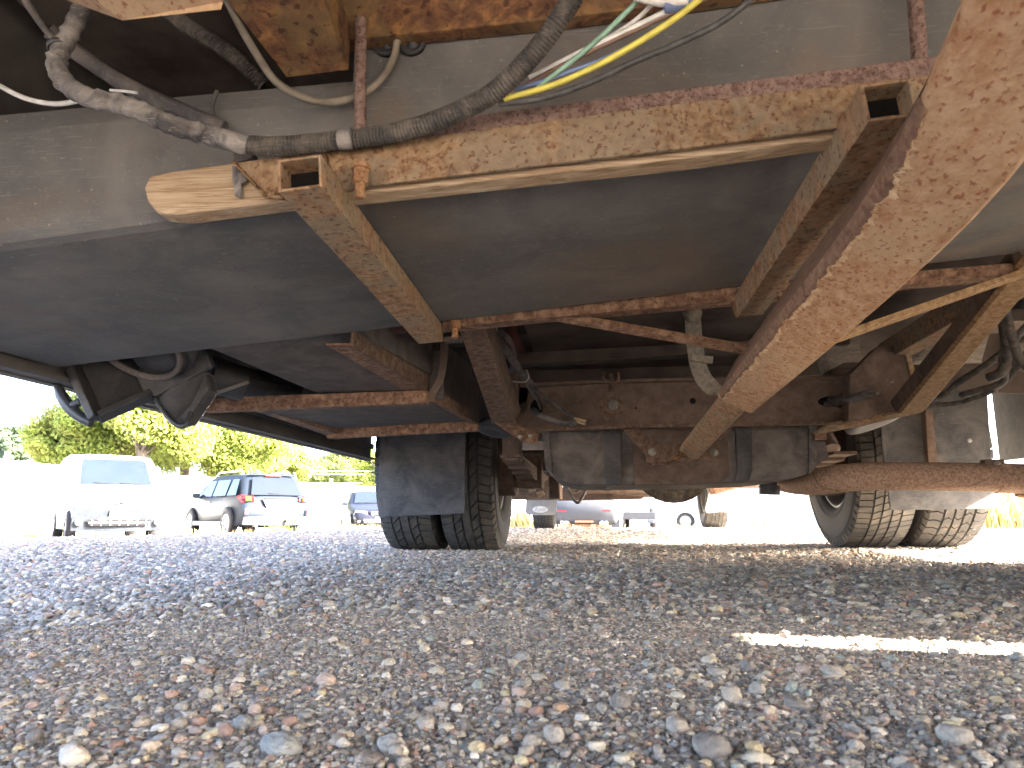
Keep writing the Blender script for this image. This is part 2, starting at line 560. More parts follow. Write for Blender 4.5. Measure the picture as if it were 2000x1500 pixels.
def put_stone(x, y, a, bb, h, rz, mat, k, sink=.25, tilt=0):
    global stone_n
    me = rock_meshes[k % len(rock_meshes)]
    key = (me.name, mat.name)
    if key not in put_stone.cache:
        m2 = me.copy(); m2.materials.clear(); m2.materials.append(mat); put_stone.cache[key] = m2
    o = bpy.data.objects.new('stone', put_stone.cache[key]); C.objects.link(o)
    o.parent = ground
    o.location = (x, y, float(ground_z(x, y)) + h * (1 - 2 * sink) + .001)
    o.scale = (a, bb, h); o.rotation_euler = (tilt, tilt * .6, rz)
    stone_n += 1
    return o


put_stone.cache = {}
# stones one can point to in the picture: px, py(centre), width, height, colour
named_stones = [
    (545, 1462, 125, 46, 'slate', 3), (470, 1415, 50, 30, 'slate', 5), (493, 1388, 36, 34, 'pink', 2), (513, 1430, 30, 24, 'pink', 2), (422, 1387, 30, 20, 'cream', 4),
    (403, 1440, 26, 22, 'yellow', 8), (440, 1430, 46, 30, 'red', 3), (400, 1355, 36, 32, 'grey', 7), (425, 1350, 30, 22, 'cream', 6), (510, 1347, 30, 14, 'orange', 9),
    (598, 1347, 26, 20, 'red', 3), (635, 1331, 54, 24, 'pink', 10), (625, 1356, 24, 14, 'yellow', 4), (505, 1405, 28, 14, 'yellow', 1), (670, 1455, 36, 18, 'white', 0),
    (672, 1436, 40, 18, 'cream', 8), (830, 1268, 30, 20, 'cream', 0), (758, 1296, 36, 16, 'cream', 4), (852, 1312, 40, 18, 'cream', 8), (935, 1340, 30, 26, 'green', 5),
    (985, 1357, 28, 16, 'yellow', 2), (860, 1380, 44, 26, 'grey', 9), (830, 1418, 50, 28, 'grey', 11), (760, 1458, 90, 34, 'grey', 1), (990, 1375, 24, 20, 'pink', 0),
    (480, 1099, 16, 14, 'pink', 3), (284, 1138, 14, 14, 'red', 5), (136, 1170, 30, 13, 'dark', 0), (60, 1167, 18, 14, 'red', 7), (58, 1160, 14, 10, 'red', 9), (50, 1109, 26, 9, 'red', 11),
    (513, 1157, 20, 11, 'teal', 0), (643, 1184, 34, 18, 'rough', 3), (635, 1199, 24, 12, 'cream', 7), (470, 1222, 24, 14, 'dark', 4), (362, 1237, 22, 11, 'grey', 0), (155, 1254, 14, 13, 'cream', 9),
    (583, 1143, 22, 11, 'grey', 8), (713, 1255, 26, 12, 'orange', 4), (360, 1305, 26, 15, 'red', 6), (155, 1435, 36, 26, 'cream', 3), (135, 1480, 90, 50, 'white', 7), (65, 1420, 24, 12, 'grey', 3),
    (30, 1465, 30, 16, 'yellow', 5), (715, 1427, 20, 12, 'white', 4), (785, 1470, 34, 22, 'white', 0), (925, 1480, 26, 16, 'white', 2),
    (1549, 1346, 32, 27, 'teal', 0), (1435, 1359, 54, 40, 'rough', 3), (1483, 1348, 44, 28, 'grey', 5), (1387, 1291, 40, 24, 'cream', 1), (1400, 1315, 50, 22, 'grey', 9), (1320, 1313, 46, 14, 'cream', 7),
    (1445, 1285, 18, 14, 'yellow', 11), (1560, 1288, 22, 15, 'cream', 2), (1463, 1303, 44, 30, 'dark', 6), (1555, 1377, 70, 26, 'dark', 9), (1635, 1315, 60, 30, 'grey', 3), (1102, 1340, 40, 22, 'grey', 10),
    (1055, 1325, 44, 18, 'cream', 3), (1010, 1355, 40, 26, 'pink', 9), (1093, 1386, 44, 24, 'orange', 7), (1175, 1385, 30, 26, 'grey', 6), (1215, 1375, 56, 36, 'dark', 10), (1325, 1360, 34, 18, 'cream', 8),
    (1085, 1437, 56, 44, 'grey', 3), (1038, 1450, 50, 30, 'grey', 7), (1322, 1420, 56, 40, 'grey', 9), (1400, 1462, 110, 60, 'dark', 3), (1482, 1485, 80, 30, 'cream', 7), (1020, 1490, 40, 26, 'yellow', 3),
    (1870, 1440, 90, 46, 'grey', 9), (1780, 1357, 20, 17, 'orange', 4), (1950, 1370, 30, 14, 'yellow', 1), (1170, 1224, 28, 14, 'grey', 0), (1460, 1195, 34, 10, 'cream', 3), (1062, 1202, 22, 15, 'slate', 4),
    (1590, 1117, 34, 16, 'grey', 0), (1530, 1127, 34, 8, 'yellow', 4), (1072, 1116, 34, 11, 'pink', 7), (1286, 1111, 16, 8, 'cream', 4), (1285, 1089, 26, 9, 'pink', 9), (1237, 1143, 16, 14, 'cream', 0),
    (1086, 1142, 18, 12, 'cream', 5), (1020, 1285, 40, 22, 'grey', 2), (1190, 1285, 24, 14, 'pink', 2), (1340, 1175, 16, 13, 'grey', 4), (1628, 1175, 24, 13, 'slate', 0), (1668, 1172, 18, 11, 'red', 2),
    (1740, 1183, 24, 14, 'grey', 5), (1840, 1135, 24, 15, 'grey', 9), (1935, 1215, 30, 16, 'grey', 5), (1890, 1183, 36, 8, 'slate', 6), (1770, 1190, 20, 7, 'cream', 3), (1735, 1300, 26, 16, 'slate', 1),
]
sc_map = {}
for i, (a_, b_, w_, h_, c_, k_) in enumerate(named_stones):
    p, ra, rh = sstone(a_, b_, w_, h_, c_, k_)
    rh = min(rh, ra * .8); ra *= .80 if w_ > 60 else .85; rh *= .85
    put_stone(p.x, p.y + ra * .3, ra * 1.05, ra * random.uniform(.75, 1.0), rh * 1.35, random.uniform(-.5, .5), M['st_' + c_], k_, .28, random.uniform(-.15, .15))
cols = ['grey', 'grey', 'dark', 'cream', 'pink', 'slate', 'rough', 'red', 'white', 'yellow', 'grey', 'dark', 'rough', 'teal']
while stone_n < 298:
    px_ = random.uniform(-20, 2020); py_ = random.uniform(1180, 1500)
    p = at(px_, py_, Z=0)
    s_ = random.uniform(.0034, .0068) * (1 + .2 * p.y)
    put_stone(p.x, p.y, s_, s_ * random.uniform(.6, .95), s_ * random.uniform(.45, .75), random.uniform(0, 6.28), M['st_' + random.choice(cols)], random.randrange(12), .25, random.uniform(-.2, .2))


def scatter(name, mats_meshes, pts, rots, scales, label, realize=False):
    """point cloud mesh whose points carry stones, via geometry nodes"""
    me = bpy.data.meshes.new(name)
    n = len(pts)
    me.vertices.add(n); me.vertices.foreach_set('co', np.asarray(pts, np.float32).ravel())
    a = me.attributes.new('rot', 'FLOAT_VECTOR', 'POINT'); a.data.foreach_set('vector', np.asarray(rots, np.float32).ravel())
    a = me.attributes.new('scl', 'FLOAT_VECTOR', 'POINT'); a.data.foreach_set('vector', np.asarray(scales, np.float32).ravel())
    a = me.attributes.new('idx', 'INT', 'POINT'); a.data.foreach_set('value', rng.integers(0, len(mats_meshes), n).astype(np.int32))
    o = bpy.data.objects.new(name, me); C.objects.link(o)
    ng = bpy.data.node_groups.new(name + ' scatter', 'GeometryNodeTree')
    ng.interface.new_socket('Geometry', in_out='INPUT', socket_type='NodeSocketGeometry')
    ng.interface.new_socket('Geometry', in_out='OUTPUT', socket_type='NodeSocketGeometry')
    N = ng.nodes; L = ng.links
    gi = N.new('NodeGroupInput'); go = N.new('NodeGroupOutput')
    ip = N.new('GeometryNodeInstanceOnPoints')
    L.new(gi.outputs[0], ip.inputs['Points'])
    gtoi = N.new('GeometryNodeGeometryToInstance')
    for mo in mats_meshes[::-1]:
        ob = N.new('GeometryNodeObjectInfo'); ob.inputs['Object'].default_value = mo; ob.inputs['As Instance'].default_value = True
        L.new(ob.outputs['Geometry'], gtoi.inputs[0])
    L.new(gtoi.outputs[0], ip.inputs['Instance'])
    # one instance list: objects themselves are the picks
    L.remove(gtoi.outputs[0].links[0])
    jg = N.new('GeometryNodeJoinGeometry')
    for l_ in list(gtoi.inputs[0].links): L.remove(l_)
    for nd in [x for x in N if x.bl_idname == 'GeometryNodeObjectInfo']:
        L.new(nd.outputs['Geometry'], jg.inputs[0])
    L.new(jg.outputs[0], ip.inputs['Instance'])
    ip.inputs['Pick Instance'].default_value = True
    def attr(nm, ty):
        q = N.new('GeometryNodeInputNamedAttribute'); q.data_type = ty; q.inputs['Name'].default_value = nm; return q.outputs[0]
    L.new(attr('idx', 'INT'), ip.inputs['Instance Index'])
    L.new(attr('rot', 'FLOAT_VECTOR'), ip.inputs['Rotation'])
    L.new(attr('scl', 'FLOAT_VECTOR'), ip.inputs['Scale'])
    L.new(ip.outputs[0], go.inputs[0])
    N.remove(gtoi)
    md = o.modifiers.new('scatter', 'NODES'); md.node_group = ng
    return tag(o, label, kind='stuff')


src = []
for i in range(10):
    me = rock_mesh('stone', 300 + i, 2 if i < 4 else 1, .5 + (i % 3) * .3)
    if i > 6: me.polygons.foreach_set('use_smooth', [False] * len(me.polygons))
    me.materials.append(M['gravel'])
    src.append(bpy.data.objects.new('gravel_piece', me))     # not linked: only scattered


def field(n, y0, y1, smin, smax, power=2.2, ext=1.2, flat=(.45, .8), lift=0):
    d = np.sqrt(rng.uniform(y0 ** 2, y1 ** 2, n))
    half = math.atan(1000 / FPX) * ext
    ang = rng.uniform(-half, half, n) - YAW
    x = d * np.sin(ang); y = d * np.cos(ang)
    s_ = smin + (smax - smin) * rng.uniform(0, 1, n) ** power
    h = s_ * rng.uniform(*flat, n)
    z_ = ground_z(x, y) + h * rng.uniform(-.15, .5, n) + lift
    return (np.stack([x, y, z_], 1), np.stack([rng.uniform(-.4, .4, n), rng.uniform(-.4, .4, n), rng.uniform(0, 6.28, n)], 1),
            np.stack([s_, s_ * rng.uniform(.6, 1, n), h], 1))


fs = [field(150000, .28, 1.15, .0009, .0040, 1.6), field(4500, .28, 1.3, .0035, .0075, 2.4), field(75000, 1.1, 2.6, .0025, .0085, 2), field(12000, 1.1, 3.0, .006, .013, 2.4),
      field(90000, 2.5, 5.6, .004, .0125, 2), field(60000, 5.3, 10.5, .008, .02, 2)]
gravel = scatter('gravel', src, np.concatenate([q[0] for q in fs]), np.concatenate([q[1] for q in fs]), np.concatenate([q[2] for q in fs]),
                 'loose mixed gravel of grey, pink and cream stones covering the lot')

# ------------------------------------------------------------------ the motorhome
UPT = Vector((-.09, 0, 1)).normalized()
mh = empty('motorhome', (.36, 4.0, 0), 'underside of a motorhome with rusty frame, black holding tanks and dual rear wheels', 'motorhome')


def part(name, mb, mat, bevel=0, label=None, parent=None):
    return mb.build(name, M[mat] if isinstance(mat, str) else mat, parent or mh, bevel, label)


def pprism(pts, Y, dep, up=None):
    """prism whose front face lies in the plane Y, thickness dep forward"""
    vec = (0, dep, 0) if up is None else up
    P = [at(q[0], q[1], Y=(q[2] if len(q) > 2 else Y)) for q in pts]
    return MB().prism(P, vec)


def pbar(a, b, wd, ht, up=(0, 0, 1), **k):
    return MB().bar(at(a[0], a[1], Y=a[2]), at(b[0], b[1], Y=b[2]), wd, ht, up, **k)


def bolt_at(px, py, Y, r, mat='bolt', parent=None, ax=(0, -1, 0), label=None):
    p = at(px, py, Y=Y); a = Vector(ax).normalized()
    mb = MB(); mb.lathe(p, a, [(-.002, 0.0001), (-.002, r * 1.45), (r * .25, r * 1.45), (r * .25, r), (r * .9, r * .95), (r * .95, r * .55), (r * 1.7, r * .5), (r * 1.7, .0001)], 12)
    return part('bolt', mb, mat, parent=parent, label=label)


XL, XR = -.88, 1.56          # skirts of the coach

# --- coach shell (what shades the place)
mb = MB()
mb.prism([(XL - .02, .95, 2.6), (XL - .02, -.45, 2.6), (XR + .02, -.45, 2.6), (XR + .02, 8.2, 2.6), (XL - .02, 8.2, 2.6)], (0, 0, .06))
part('roof', mb, 'coach_skin')
mb = MB(); mb.box((.36, -.46, 1.60), (2.42, .02, 2.0)); part('rear_wall', mb, 'skirt')
mb = MB(); mb.box((.36, 8.2, 1.7), (2.4, .02, 1.8)); part('front_wall', mb, 'coach_skin')
mb = MB()
mb.box((XL - .01, 1.175, .655), (.02, 3.25, .60)); mb.box((XL - .01, 3.87, 1.775), (.02, 8.66, 1.65)); mb.box((XL - .01, 5.25, .66), (.02, 3.2, .5))
mb.box((XL - .01, 3.11, .89), (.02, .86, .12))
part('skirt', mb, 'skirt', label='dirty left skirt of the coach seen from inside')
mb = MB()
mb.box((XR + .01, .0975, .50), (.02, 1.095, .9)); mb.box((XR + .01, 1.4325, .50), (.02, 1.415, .9)); mb.box((XR + .01, 3.87, 1.775), (.02, 8.66, 1.65))  # deep near stretch is added out of view to keep sun off the gravel
mb.box((XR + .01, 2.565, .65), (.02, .85, .60)); mb.box((XR + .01, 5.5, .77), (.02, 2.8, .36)); mb.box((XR + .01, 3.55, .89), (.02, 1.1, .12))
mb.box((XR + .01, .68, .865), (.02, .11, .17))  # caps the added slot, setting where the sun streak starts
part('skirt', mb, 'skirt_right', label='right skirt of the coach, its deep near stretch and slot added unseen to shape the sun streak')
mb = MB(); mb.bar((XL + .014, -.4, .362), (XL + .014, 2.78, .362), .024, .008); mb.bar((XL + .010, 1.5, .41), (XL + .010, 2.78, .41), .016, .02)
part('skirt_lip', mb, 'skirt')
mb = MB(); mb.box((.36, 5.3, .80), (2.36, 5.6, .04)); mb.box((.36, .9, .90), (2.36, 2.7, .04)); mb.box((.36, 2.35, .62), (1.05, 1.9, .02))
part('floor', mb, 'dark')
mb = MB(); mb.box((XL + .10, 2.9, .70), (.02, .9, .3)); mb.box((.36, 2.68, .75), (2.3, .015, .15)); mb.box((.36, 3.62, .66), (2.3, .015, .3))
part('wheel_housing', mb, 'dark')
mb = MB(); mb.box((.36, 8.75, .62), (2.0, .12, .5)); mb.box((.36, 8.5, 1.1), (2.0, .6, .5)); part('front_bumper', mb, 'coach_skin', .02)
mb = MB(); mb.box((.36, -.55, .455), (2.3, .12, .25)); part('rear_bumper', mb, 'frame_dark', .02)

# --- black holding tank
def zb(X, Y): return .464 + .09 * X - .02 * (Y - .62)
def build_tank():
    xs = [-.868, -.855, 0.0, 1.0]; R = .022; Y0, Y1 = .62, 1.06
    tp = [(0, 207), (180, 190), (300, 175), (490, 158), (690, 140)]
    tpw = [at(a, b, Y=Y0) for a, b in tp]
    def ztop(X):
        if X > tpw[-1].x: return .80
        return float(np.interp(X, [q.x for q in tpw], [q.z for q in tpw]))
    rows = []
    xs = sorted(xs + [q.x for q in tpw[:-1] if q.x > -.84] + [tpw[-1].x, tpw[-1].x + .002])
    for X in xs:
        e = 0.0
        if X < -.86: e = .006
        prof = [(Y0 + .30, ztop(X) + .002), (Y0 + .02, ztop(X)), (Y0 + .004, ztop(X) - .008), (Y0, ztop(X) - .03)]
        zf = zb(X, Y0)
        prof += [(Y0 + .001, zf + R + .04), (Y0 + .001, zf + R)]
        for k in range(1, 4):
            t = k / 3 * math.pi / 2
            prof.append((Y0 + R - R * math.cos(t), zf + R - R * math.sin(t) + e))
        for yy in (.74, .86, .96):
            prof.append((yy, zb(X, yy) - .003 * math.sin((yy - .62) / .44 * math.pi) + e))
        prof += [(Y1 - .012, zb(X, Y1) + e), (Y1 - .002, zb(X, Y1) + .006 + e), (Y1, zb(X, Y1) + .02), (Y1, zb(X, Y1) + .25)]
        rows.append([(X, a, b) for a, b in prof])
    n = len(rows[0]); v = [q for r_ in rows for q in r_]
    f = [(i * n + k, (i + 1) * n + k, (i + 1) * n + k + 1, i * n + k + 1) for i in range(len(rows) - 1) for k in range(n - 1)]
    mb = MB(); mb.add(v, f, False)
    mb.add(rows[0], [tuple(range(n))]); mb.add(rows[-1], [tuple(range(n - 1, -1, -1))])
    return part('holding_tank', mb, 'plastic', label='wide black plastic holding tank above the rusty tray')


tank = build_tank()
for (a, b) in ((757, 88), (806, 86)):
    p = at(a, b, Y=.619)
    mb = MB(); mb.lathe(p, (0, -1, 0), [(0, .0001), (0, .0135), (.004, .013), (.005, .010), (.002, .009), (.002, .005), (.006, .004), (.006, .0001)], 24)
    mb.build('grommet', M['pipe'], tank)

# --- tray of rusty steel carrying the tank
def line_y(pts, x):
    return float(np.interp(x, [p[0] for p in pts], [p[1] for p in pts]))
tray = part('tray_angle', pprism([(455, 318), (560, 303), (700, 285), (870, 262), (1350, 199), (1800, 148), (1900, 136), (1900, 215), (1640, 248), (1350, 287), (720, 362), (560, 388), (515, 385)], .575, .005),
            'rust_paint', .001, 'rusty angle iron across the near edge of the tray, grey paint flaking')
part('tray_flange', pprism([(800, 262), (880, 232), (933, 224), (1350, 171), (1783, 115), (1900, 100), (1900, 150), (1350, 215), (800, 285)], .581, .026), 'rust_flange', .001, 'pitted purple brown upper bar of the tray')
part('tray_rear_angle', pprism([(840, 617), (1440, 560), (2150, 498), (2150, 520), (1440, 587), (1050, 622), (860, 641), (840, 641)], 1.063, .03), 'rust_tray', .001)
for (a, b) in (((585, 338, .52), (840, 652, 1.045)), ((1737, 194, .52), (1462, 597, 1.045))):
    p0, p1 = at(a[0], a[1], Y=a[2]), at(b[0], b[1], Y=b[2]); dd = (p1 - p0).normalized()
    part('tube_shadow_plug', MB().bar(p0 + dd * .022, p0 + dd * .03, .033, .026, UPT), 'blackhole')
ct = []
for a, b, nm in (((585, 338, .52), (840, 652, 1.045), 0), ((1737, 194, .52), (1462, 597, 1.045), 1)):
    mbt = MB().hollow(at(*a[:2], Y=a[2]), at(*b[:2], Y=b[2]), .0365, .0285 if nm == 0 else .031, .0026, UPT)
    part('cross_tube', mbt, 'rust_tube', .0008, 'open ended rusty square tube under the tray, ' + ('bolted at its near end' if nm == 0 else 'beside the thick drawbar'))
mb = MB().cyl(at(705, 38, Y=.592), at(704, 268, Y=.592), .0055)
rod = part('threaded_rod', mb, 'rust_flange')
q = resample([at(1785, -40, Y=.592), at(1798, 140, Y=.592)], .0014)
part('threaded_rod', MB().tube(q, [.0068 if i % 2 else .0058 for i in range(len(q))], 10, smooth=False), 'rust_flange', label='threaded rod beside the thick drawbar')
mb = MB(); p = at(705, 323, Y=.560); mb.cyl(p, p - Vector((0, 0, .004)), .0085, 14); mb.cyl(p - Vector((0, 0, .004)), p - Vector((0, 0, .017)), .0073, 6)
part('nut', mb, 'bolt_rust', .0006)
q = resample([p - Vector((0, 0, .012)), p - Vector((0, 0, .030))], .001)
part('bolt_shank', MB().tube(q, [.0047 if i % 2 else .0041 for i in range(len(q))], 10, smooth=False), 'bolt_rust')
mb = MB(); p = at(889, 627, Y=1.05); mb.cyl(p, p - Vector((0, 0, .012)), .0085, 6); mb.cyl(p - Vector((0, 0, .012)), p - Vector((0, 0, .026)), .005, 10)
part('bolt', mb, 'bolt_rust')
part('hanger_strip', pprism([(866, 658), (898, 655), (898, 664), (866, 665)], 1.07, .02), 'frame_dark')

# --- high beams at the top of the picture
part('cross_beam', pprism([(627, 90), (652, 80), (700, 75), (1110, 33), (1300, 8), (1700, -50), (1700, -200), (560, -120)], .60, .018), 'rust_beam', .0015, 'rust stained beam crossing above the tank')
part('chassis_channel', MB().prism([at(560, 153, Y=.585), at(682, 138, Y=.585), at(608, -60, Y=.49), at(395, -60, Y=.475)], (0, 0, .045)), 'rust_beam', .0015, 'orange rusted channel ending over the tank')
part('bumper_bracket', MB().prism([at(120, -2, Y=.41), at(240, 37, Y=.41), at(430, 16, Y=.41), at(437, 2, Y=.41), at(450, -120, Y=.34), at(20, -120, Y=.34)], (0, 0, .02)), 'rust_hitch', .001, 'tan bracket at the very top')

# --- hoses and wires near the camera
pa = path([(170, -20, .50), (158, 20, .50), (138, 62, .50), (118, 100, .50), (110, 128, .50), (128, 163, .50), (172, 190, .50), (235, 203, .51), (290, 222, .52), (340, 245, .53), (400, 262, .545), (485, 284, .555)], 10)
tape = part('harness', MB().tube(pa, [(.0068 if i % 7 else .0076) + .0022 * i / len(pa) + .0006 * math.sin(i * 1.3) for i in range(len(pa))], 14), 'tape', label='cloth taped wiring harness curving down from the top corner')
pb = path([(474, 283, .555), (540, 286, .558), (620, 279, .56), (672, 273, .56), (715, 269, .56), (790, 255, .555), (880, 225, .545), (950, 190, .54), (1000, 150, .53), (1050, 95, .52), (1090, 40, .51), (1135, -30, .50)], 12)
part('conduit', hose(pb, .0088), 'conduit', label='ribbed black conduit sweeping over the tray to the top of the picture')
p = at(676, 272, Y=.557); part('tape_wrap', MB().tube([p + Vector((-.006, 0, 0)), p, p + Vector((.006, 0, 0))], [.0092, .0105, .0092], 12), 'tape')
part('harness', MB().tube(path([(95, 60, .54), (135, 92, .555), (190, 130, .565), (250, 168, .575), (330, 205, .59), (438, 252, .60)], 8), .0075, 10), 'cable_dark', label='dark cable behind the taped harness')
part('cable', MB().tube(path([(30, -30, .5), (62, 20, .5), (85, 52, .5), (115, 88, .5)], 6), .0032, 8), 'cable_dark')
part('cable', MB().tube(path([(-40, 145, .57), (0, 168, .57), (50, 192, .57), (110, 203, .57), (165, 193, .565), (200, 180, .56)], 8), .0024, 8), 'wire_white', label='white wire drooping at the left edge')
part('cable', MB().tube(path([(215, 176, .555), (240, 178, .555), (268, 181, .555)], 4), .0014, 6), 'wire_white')
part('conduit', hose(path([(290, -10, .70), (360, 48, .70), (420, 85, .70), (470, 122, .71), (520, 172, .72)], 10), .0095), 'conduit', label='ribbed conduit disappearing above the tank')
part('cable', MB().tube(path([(430, -30, .50), (470, 52, .53), (505, 112, .55), (540, 160, .57), (590, 190, .585), (640, 200, .595), (695, 189, .60), (740, 160, .605), (768, 115, .61), (776, 80, .61)], 8), .0036, 8), 'cable_tan', label='dusty tan cable hanging in a loop before the tank')
part('cable_tie', MB().tube(path([(424, 178, .61), (415, 205, .61), (420, 228, .61), (438, 246, .605)], 6), .0022, 6), 'wire_black')
p = at(116, 92, Y=.50); part('cable_tie', MB().lathe(p, (.3, 0, -1), [(-.002, .0083), (-.002, .0095), (.002, .0095), (.002, .0083)], 20, True), 'wire_black')
for nm, pts, r_, mt, lb in (
        ('y', [(985, 193, .545), (1080, 166, .535), (1180, 121, .52), (1280, 62, .51), (1350, 12, .50), (1390, -25, .495)], .0026, 'wire_yellow', 'yellow wire of the split loom'),
        ('b', [(1005, 176, .548), (1090, 148, .538), (1200, 106, .525), (1300, 50, .515), (1350, 5, .51)], .0020, 'wire_blue', 'blue wire of the split loom'),
        ('w', [(1035, 152, .552), (1130, 104, .53), (1230, 57, .515), (1320, 14, .505), (1400, -20, .50)], .0023, 'wire_white', 'off white wire of the split loom'),
        ('t', [(1030, 165, .553), (1110, 122, .535), (1200, 78, .52), (1290, 36, .51), (1380, -5, .505)], .0022, 'wire_brown', 'brown wire of the split loom'),
        ('g', [(1050, 170, .545), (1110, 125, .53), (1170, 75, .52), (1235, 12, .51), (1262, -20, .505)], .0022, 'wire_green', 'pale green wire of the split loom'),
        ('w2', [(1080, 135, .55), (1150, 96, .535), (1240, 40, .52), (1290, -10, .51)], .0018, 'wire_white', None),
        ('k', [(975, 203, .55), (1060, 192, .54), (1150, 162, .53), (1240, 120, .52), (1330, 82, .51), (1410, 42, .50), (1490, -20, .49)], .0026, 'wire_black', 'black wire hanging below the split loom')):
    part('wire', MB().tube(path(pts, 8), r_, 7), mt, label=lb)
part('tape_wrap', MB().tube(path([(1296, 12, .505), (1330, 6, .505), (1366, -14, .50)], 4), .0062, 10), 'wire_blue')
part('tape_wrap', MB().tube(path([(1240, -8, .50), (1290, 4, .502), (1345, 0, .50)], 4), .0036, 8), 'wire_white')

# --- drawbar: a thick rusty tube running from the frame to the near right
q0, q1 = at(1352, 882, Y=1.93), None
D0 = [((1352, 880), 1.95), ((1451, 760), 1.34)]
def atD(px, py, D): return at(px, py, D=D)
inner = [at(1341, 888, D=1.95), at(1462, 748, D=1.30)]
outer = [at(1451, 760, D=1.32), at(1580, 621, D=.86), at(1758, 424, D=.60), at(1892, 248, D=.475), at(2000, 62, D=.40), at(2100, -120, D=.345)]
part('drawbar_tube', MB().bar(inner[0], inner[1], .053, .053, Vector((.75, 0, 1))), 'rust_tube', .008, 'dusty brown inner drawbar tube bolted to the cross member plate')
def square_sweep(pts, wdt, up):
    mb = MB(); v = []
    n = len(pts)
    for i, p in enumerate(pts):
        d = (pts[min(i + 1, n - 1)] - pts[max(i - 1, 0)]).normalized()
        u = Vector(up); u = (u - d * u.dot(d)).normalized(); r_ = d.cross(u)
        a = wdt / 2; c_ = a * .22
        for (s1, s2) in ((-a, -a + c_), (-a + c_ * .3, -a + c_ * .3), (-a + c_, -a), (a - c_, -a), (a - c_ * .3, -a + c_ * .3), (a, -a + c_), (a, a - c_), (a - c_ * .3, a - c_ * .3), (a - c_, a), (-a + c_, a), (-a + c_ * .3, a - c_ * .3), (-a, a - c_)):
            v.append(p + r_ * s1 + u * s2)
    k = 12
    f = [(i * k + j, i * k + (j + 1) % k, (i + 1) * k + (j + 1) % k, (i + 1) * k + j) for i in range(n - 1) for j in range(k)]
    mb.add(v, f, False); mb.add(v[:k], [tuple(range(k - 1, -1, -1))]); mb.add(v[-k:], [tuple(range(k))])
    return mb
op = spline(outer, 4)
_P = at(1700, 490, D=.68); _v = (_P - EYE).normalized(); _d = (outer[3] - outer[1]).normalized()
_nv = -(_v - _d * _d.dot(_v)).normalized(); _rr = _d.cross(_nv)
if _rr.x < 0: _rr = -_rr
_n1 = _nv * math.cos(math.radians(13)) + _rr * math.sin(math.radians(13))
sleeve = part('drawbar_sleeve', square_sweep(op, .070, -_n1), 'rust_hitch', .0015, 'thick orange rusted drawbar sleeve sweeping to the upper right')
# old brown coating left on the sleeve's side, its edge flaking onto the broad face
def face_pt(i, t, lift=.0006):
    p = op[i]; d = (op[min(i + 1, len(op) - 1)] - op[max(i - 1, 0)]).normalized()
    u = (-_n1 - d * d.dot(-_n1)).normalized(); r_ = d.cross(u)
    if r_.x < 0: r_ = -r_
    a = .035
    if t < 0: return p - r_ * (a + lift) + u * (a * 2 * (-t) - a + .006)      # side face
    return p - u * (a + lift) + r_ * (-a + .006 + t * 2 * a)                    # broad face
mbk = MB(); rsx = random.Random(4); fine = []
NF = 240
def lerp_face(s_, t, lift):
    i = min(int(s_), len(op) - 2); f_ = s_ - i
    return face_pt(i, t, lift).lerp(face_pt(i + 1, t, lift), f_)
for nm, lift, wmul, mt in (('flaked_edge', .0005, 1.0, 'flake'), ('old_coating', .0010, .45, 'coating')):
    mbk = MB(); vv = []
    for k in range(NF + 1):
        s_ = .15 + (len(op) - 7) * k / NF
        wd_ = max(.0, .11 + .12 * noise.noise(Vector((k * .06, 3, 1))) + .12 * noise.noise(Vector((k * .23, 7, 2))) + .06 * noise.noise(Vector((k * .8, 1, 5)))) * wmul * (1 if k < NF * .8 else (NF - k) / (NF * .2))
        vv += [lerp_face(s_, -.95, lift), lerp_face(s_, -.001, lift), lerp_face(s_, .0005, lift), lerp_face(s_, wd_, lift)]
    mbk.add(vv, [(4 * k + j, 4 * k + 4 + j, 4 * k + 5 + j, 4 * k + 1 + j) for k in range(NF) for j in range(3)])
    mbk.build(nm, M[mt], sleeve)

part('flat_brace', pbar((1090, 618, 1.08), (1505, 691, 1.12), .016, .010, (0, .3, 1)), 'rust_tray', .0008, 'thin rusty flat bar tying the drawbar to the tray')
part('flat_brace', pbar((1612, 668, .98), (2060, 512, 1.08), .016, .0085, (0, .3, 1)), 'rust_brace', .0008, 'thin tan flat bar right of the drawbar')
pl = part('hitch_plate', pprism([(1263, 868), (1405, 866), (1405, 900), (1263, 903)], 1.90, .008), 'rust_brown', .001)
bolt_at(1274, 883, 1.90, .0075, parent=pl); bolt_at(1394, 884, 1.90, .0075, parent=pl)
part('hitch_bracket', pprism([(1216, 838), (1247, 838), (1300, 880), (1307, 908), (1272, 908), (1268, 895)], 1.915, .006), 'rust_brown', .001)
part('hitch_bracket', pprism([(1400, 868), (1432, 832), (1405, 830), (1385, 868)], 1.915, .006), 'rust_brown', .001)

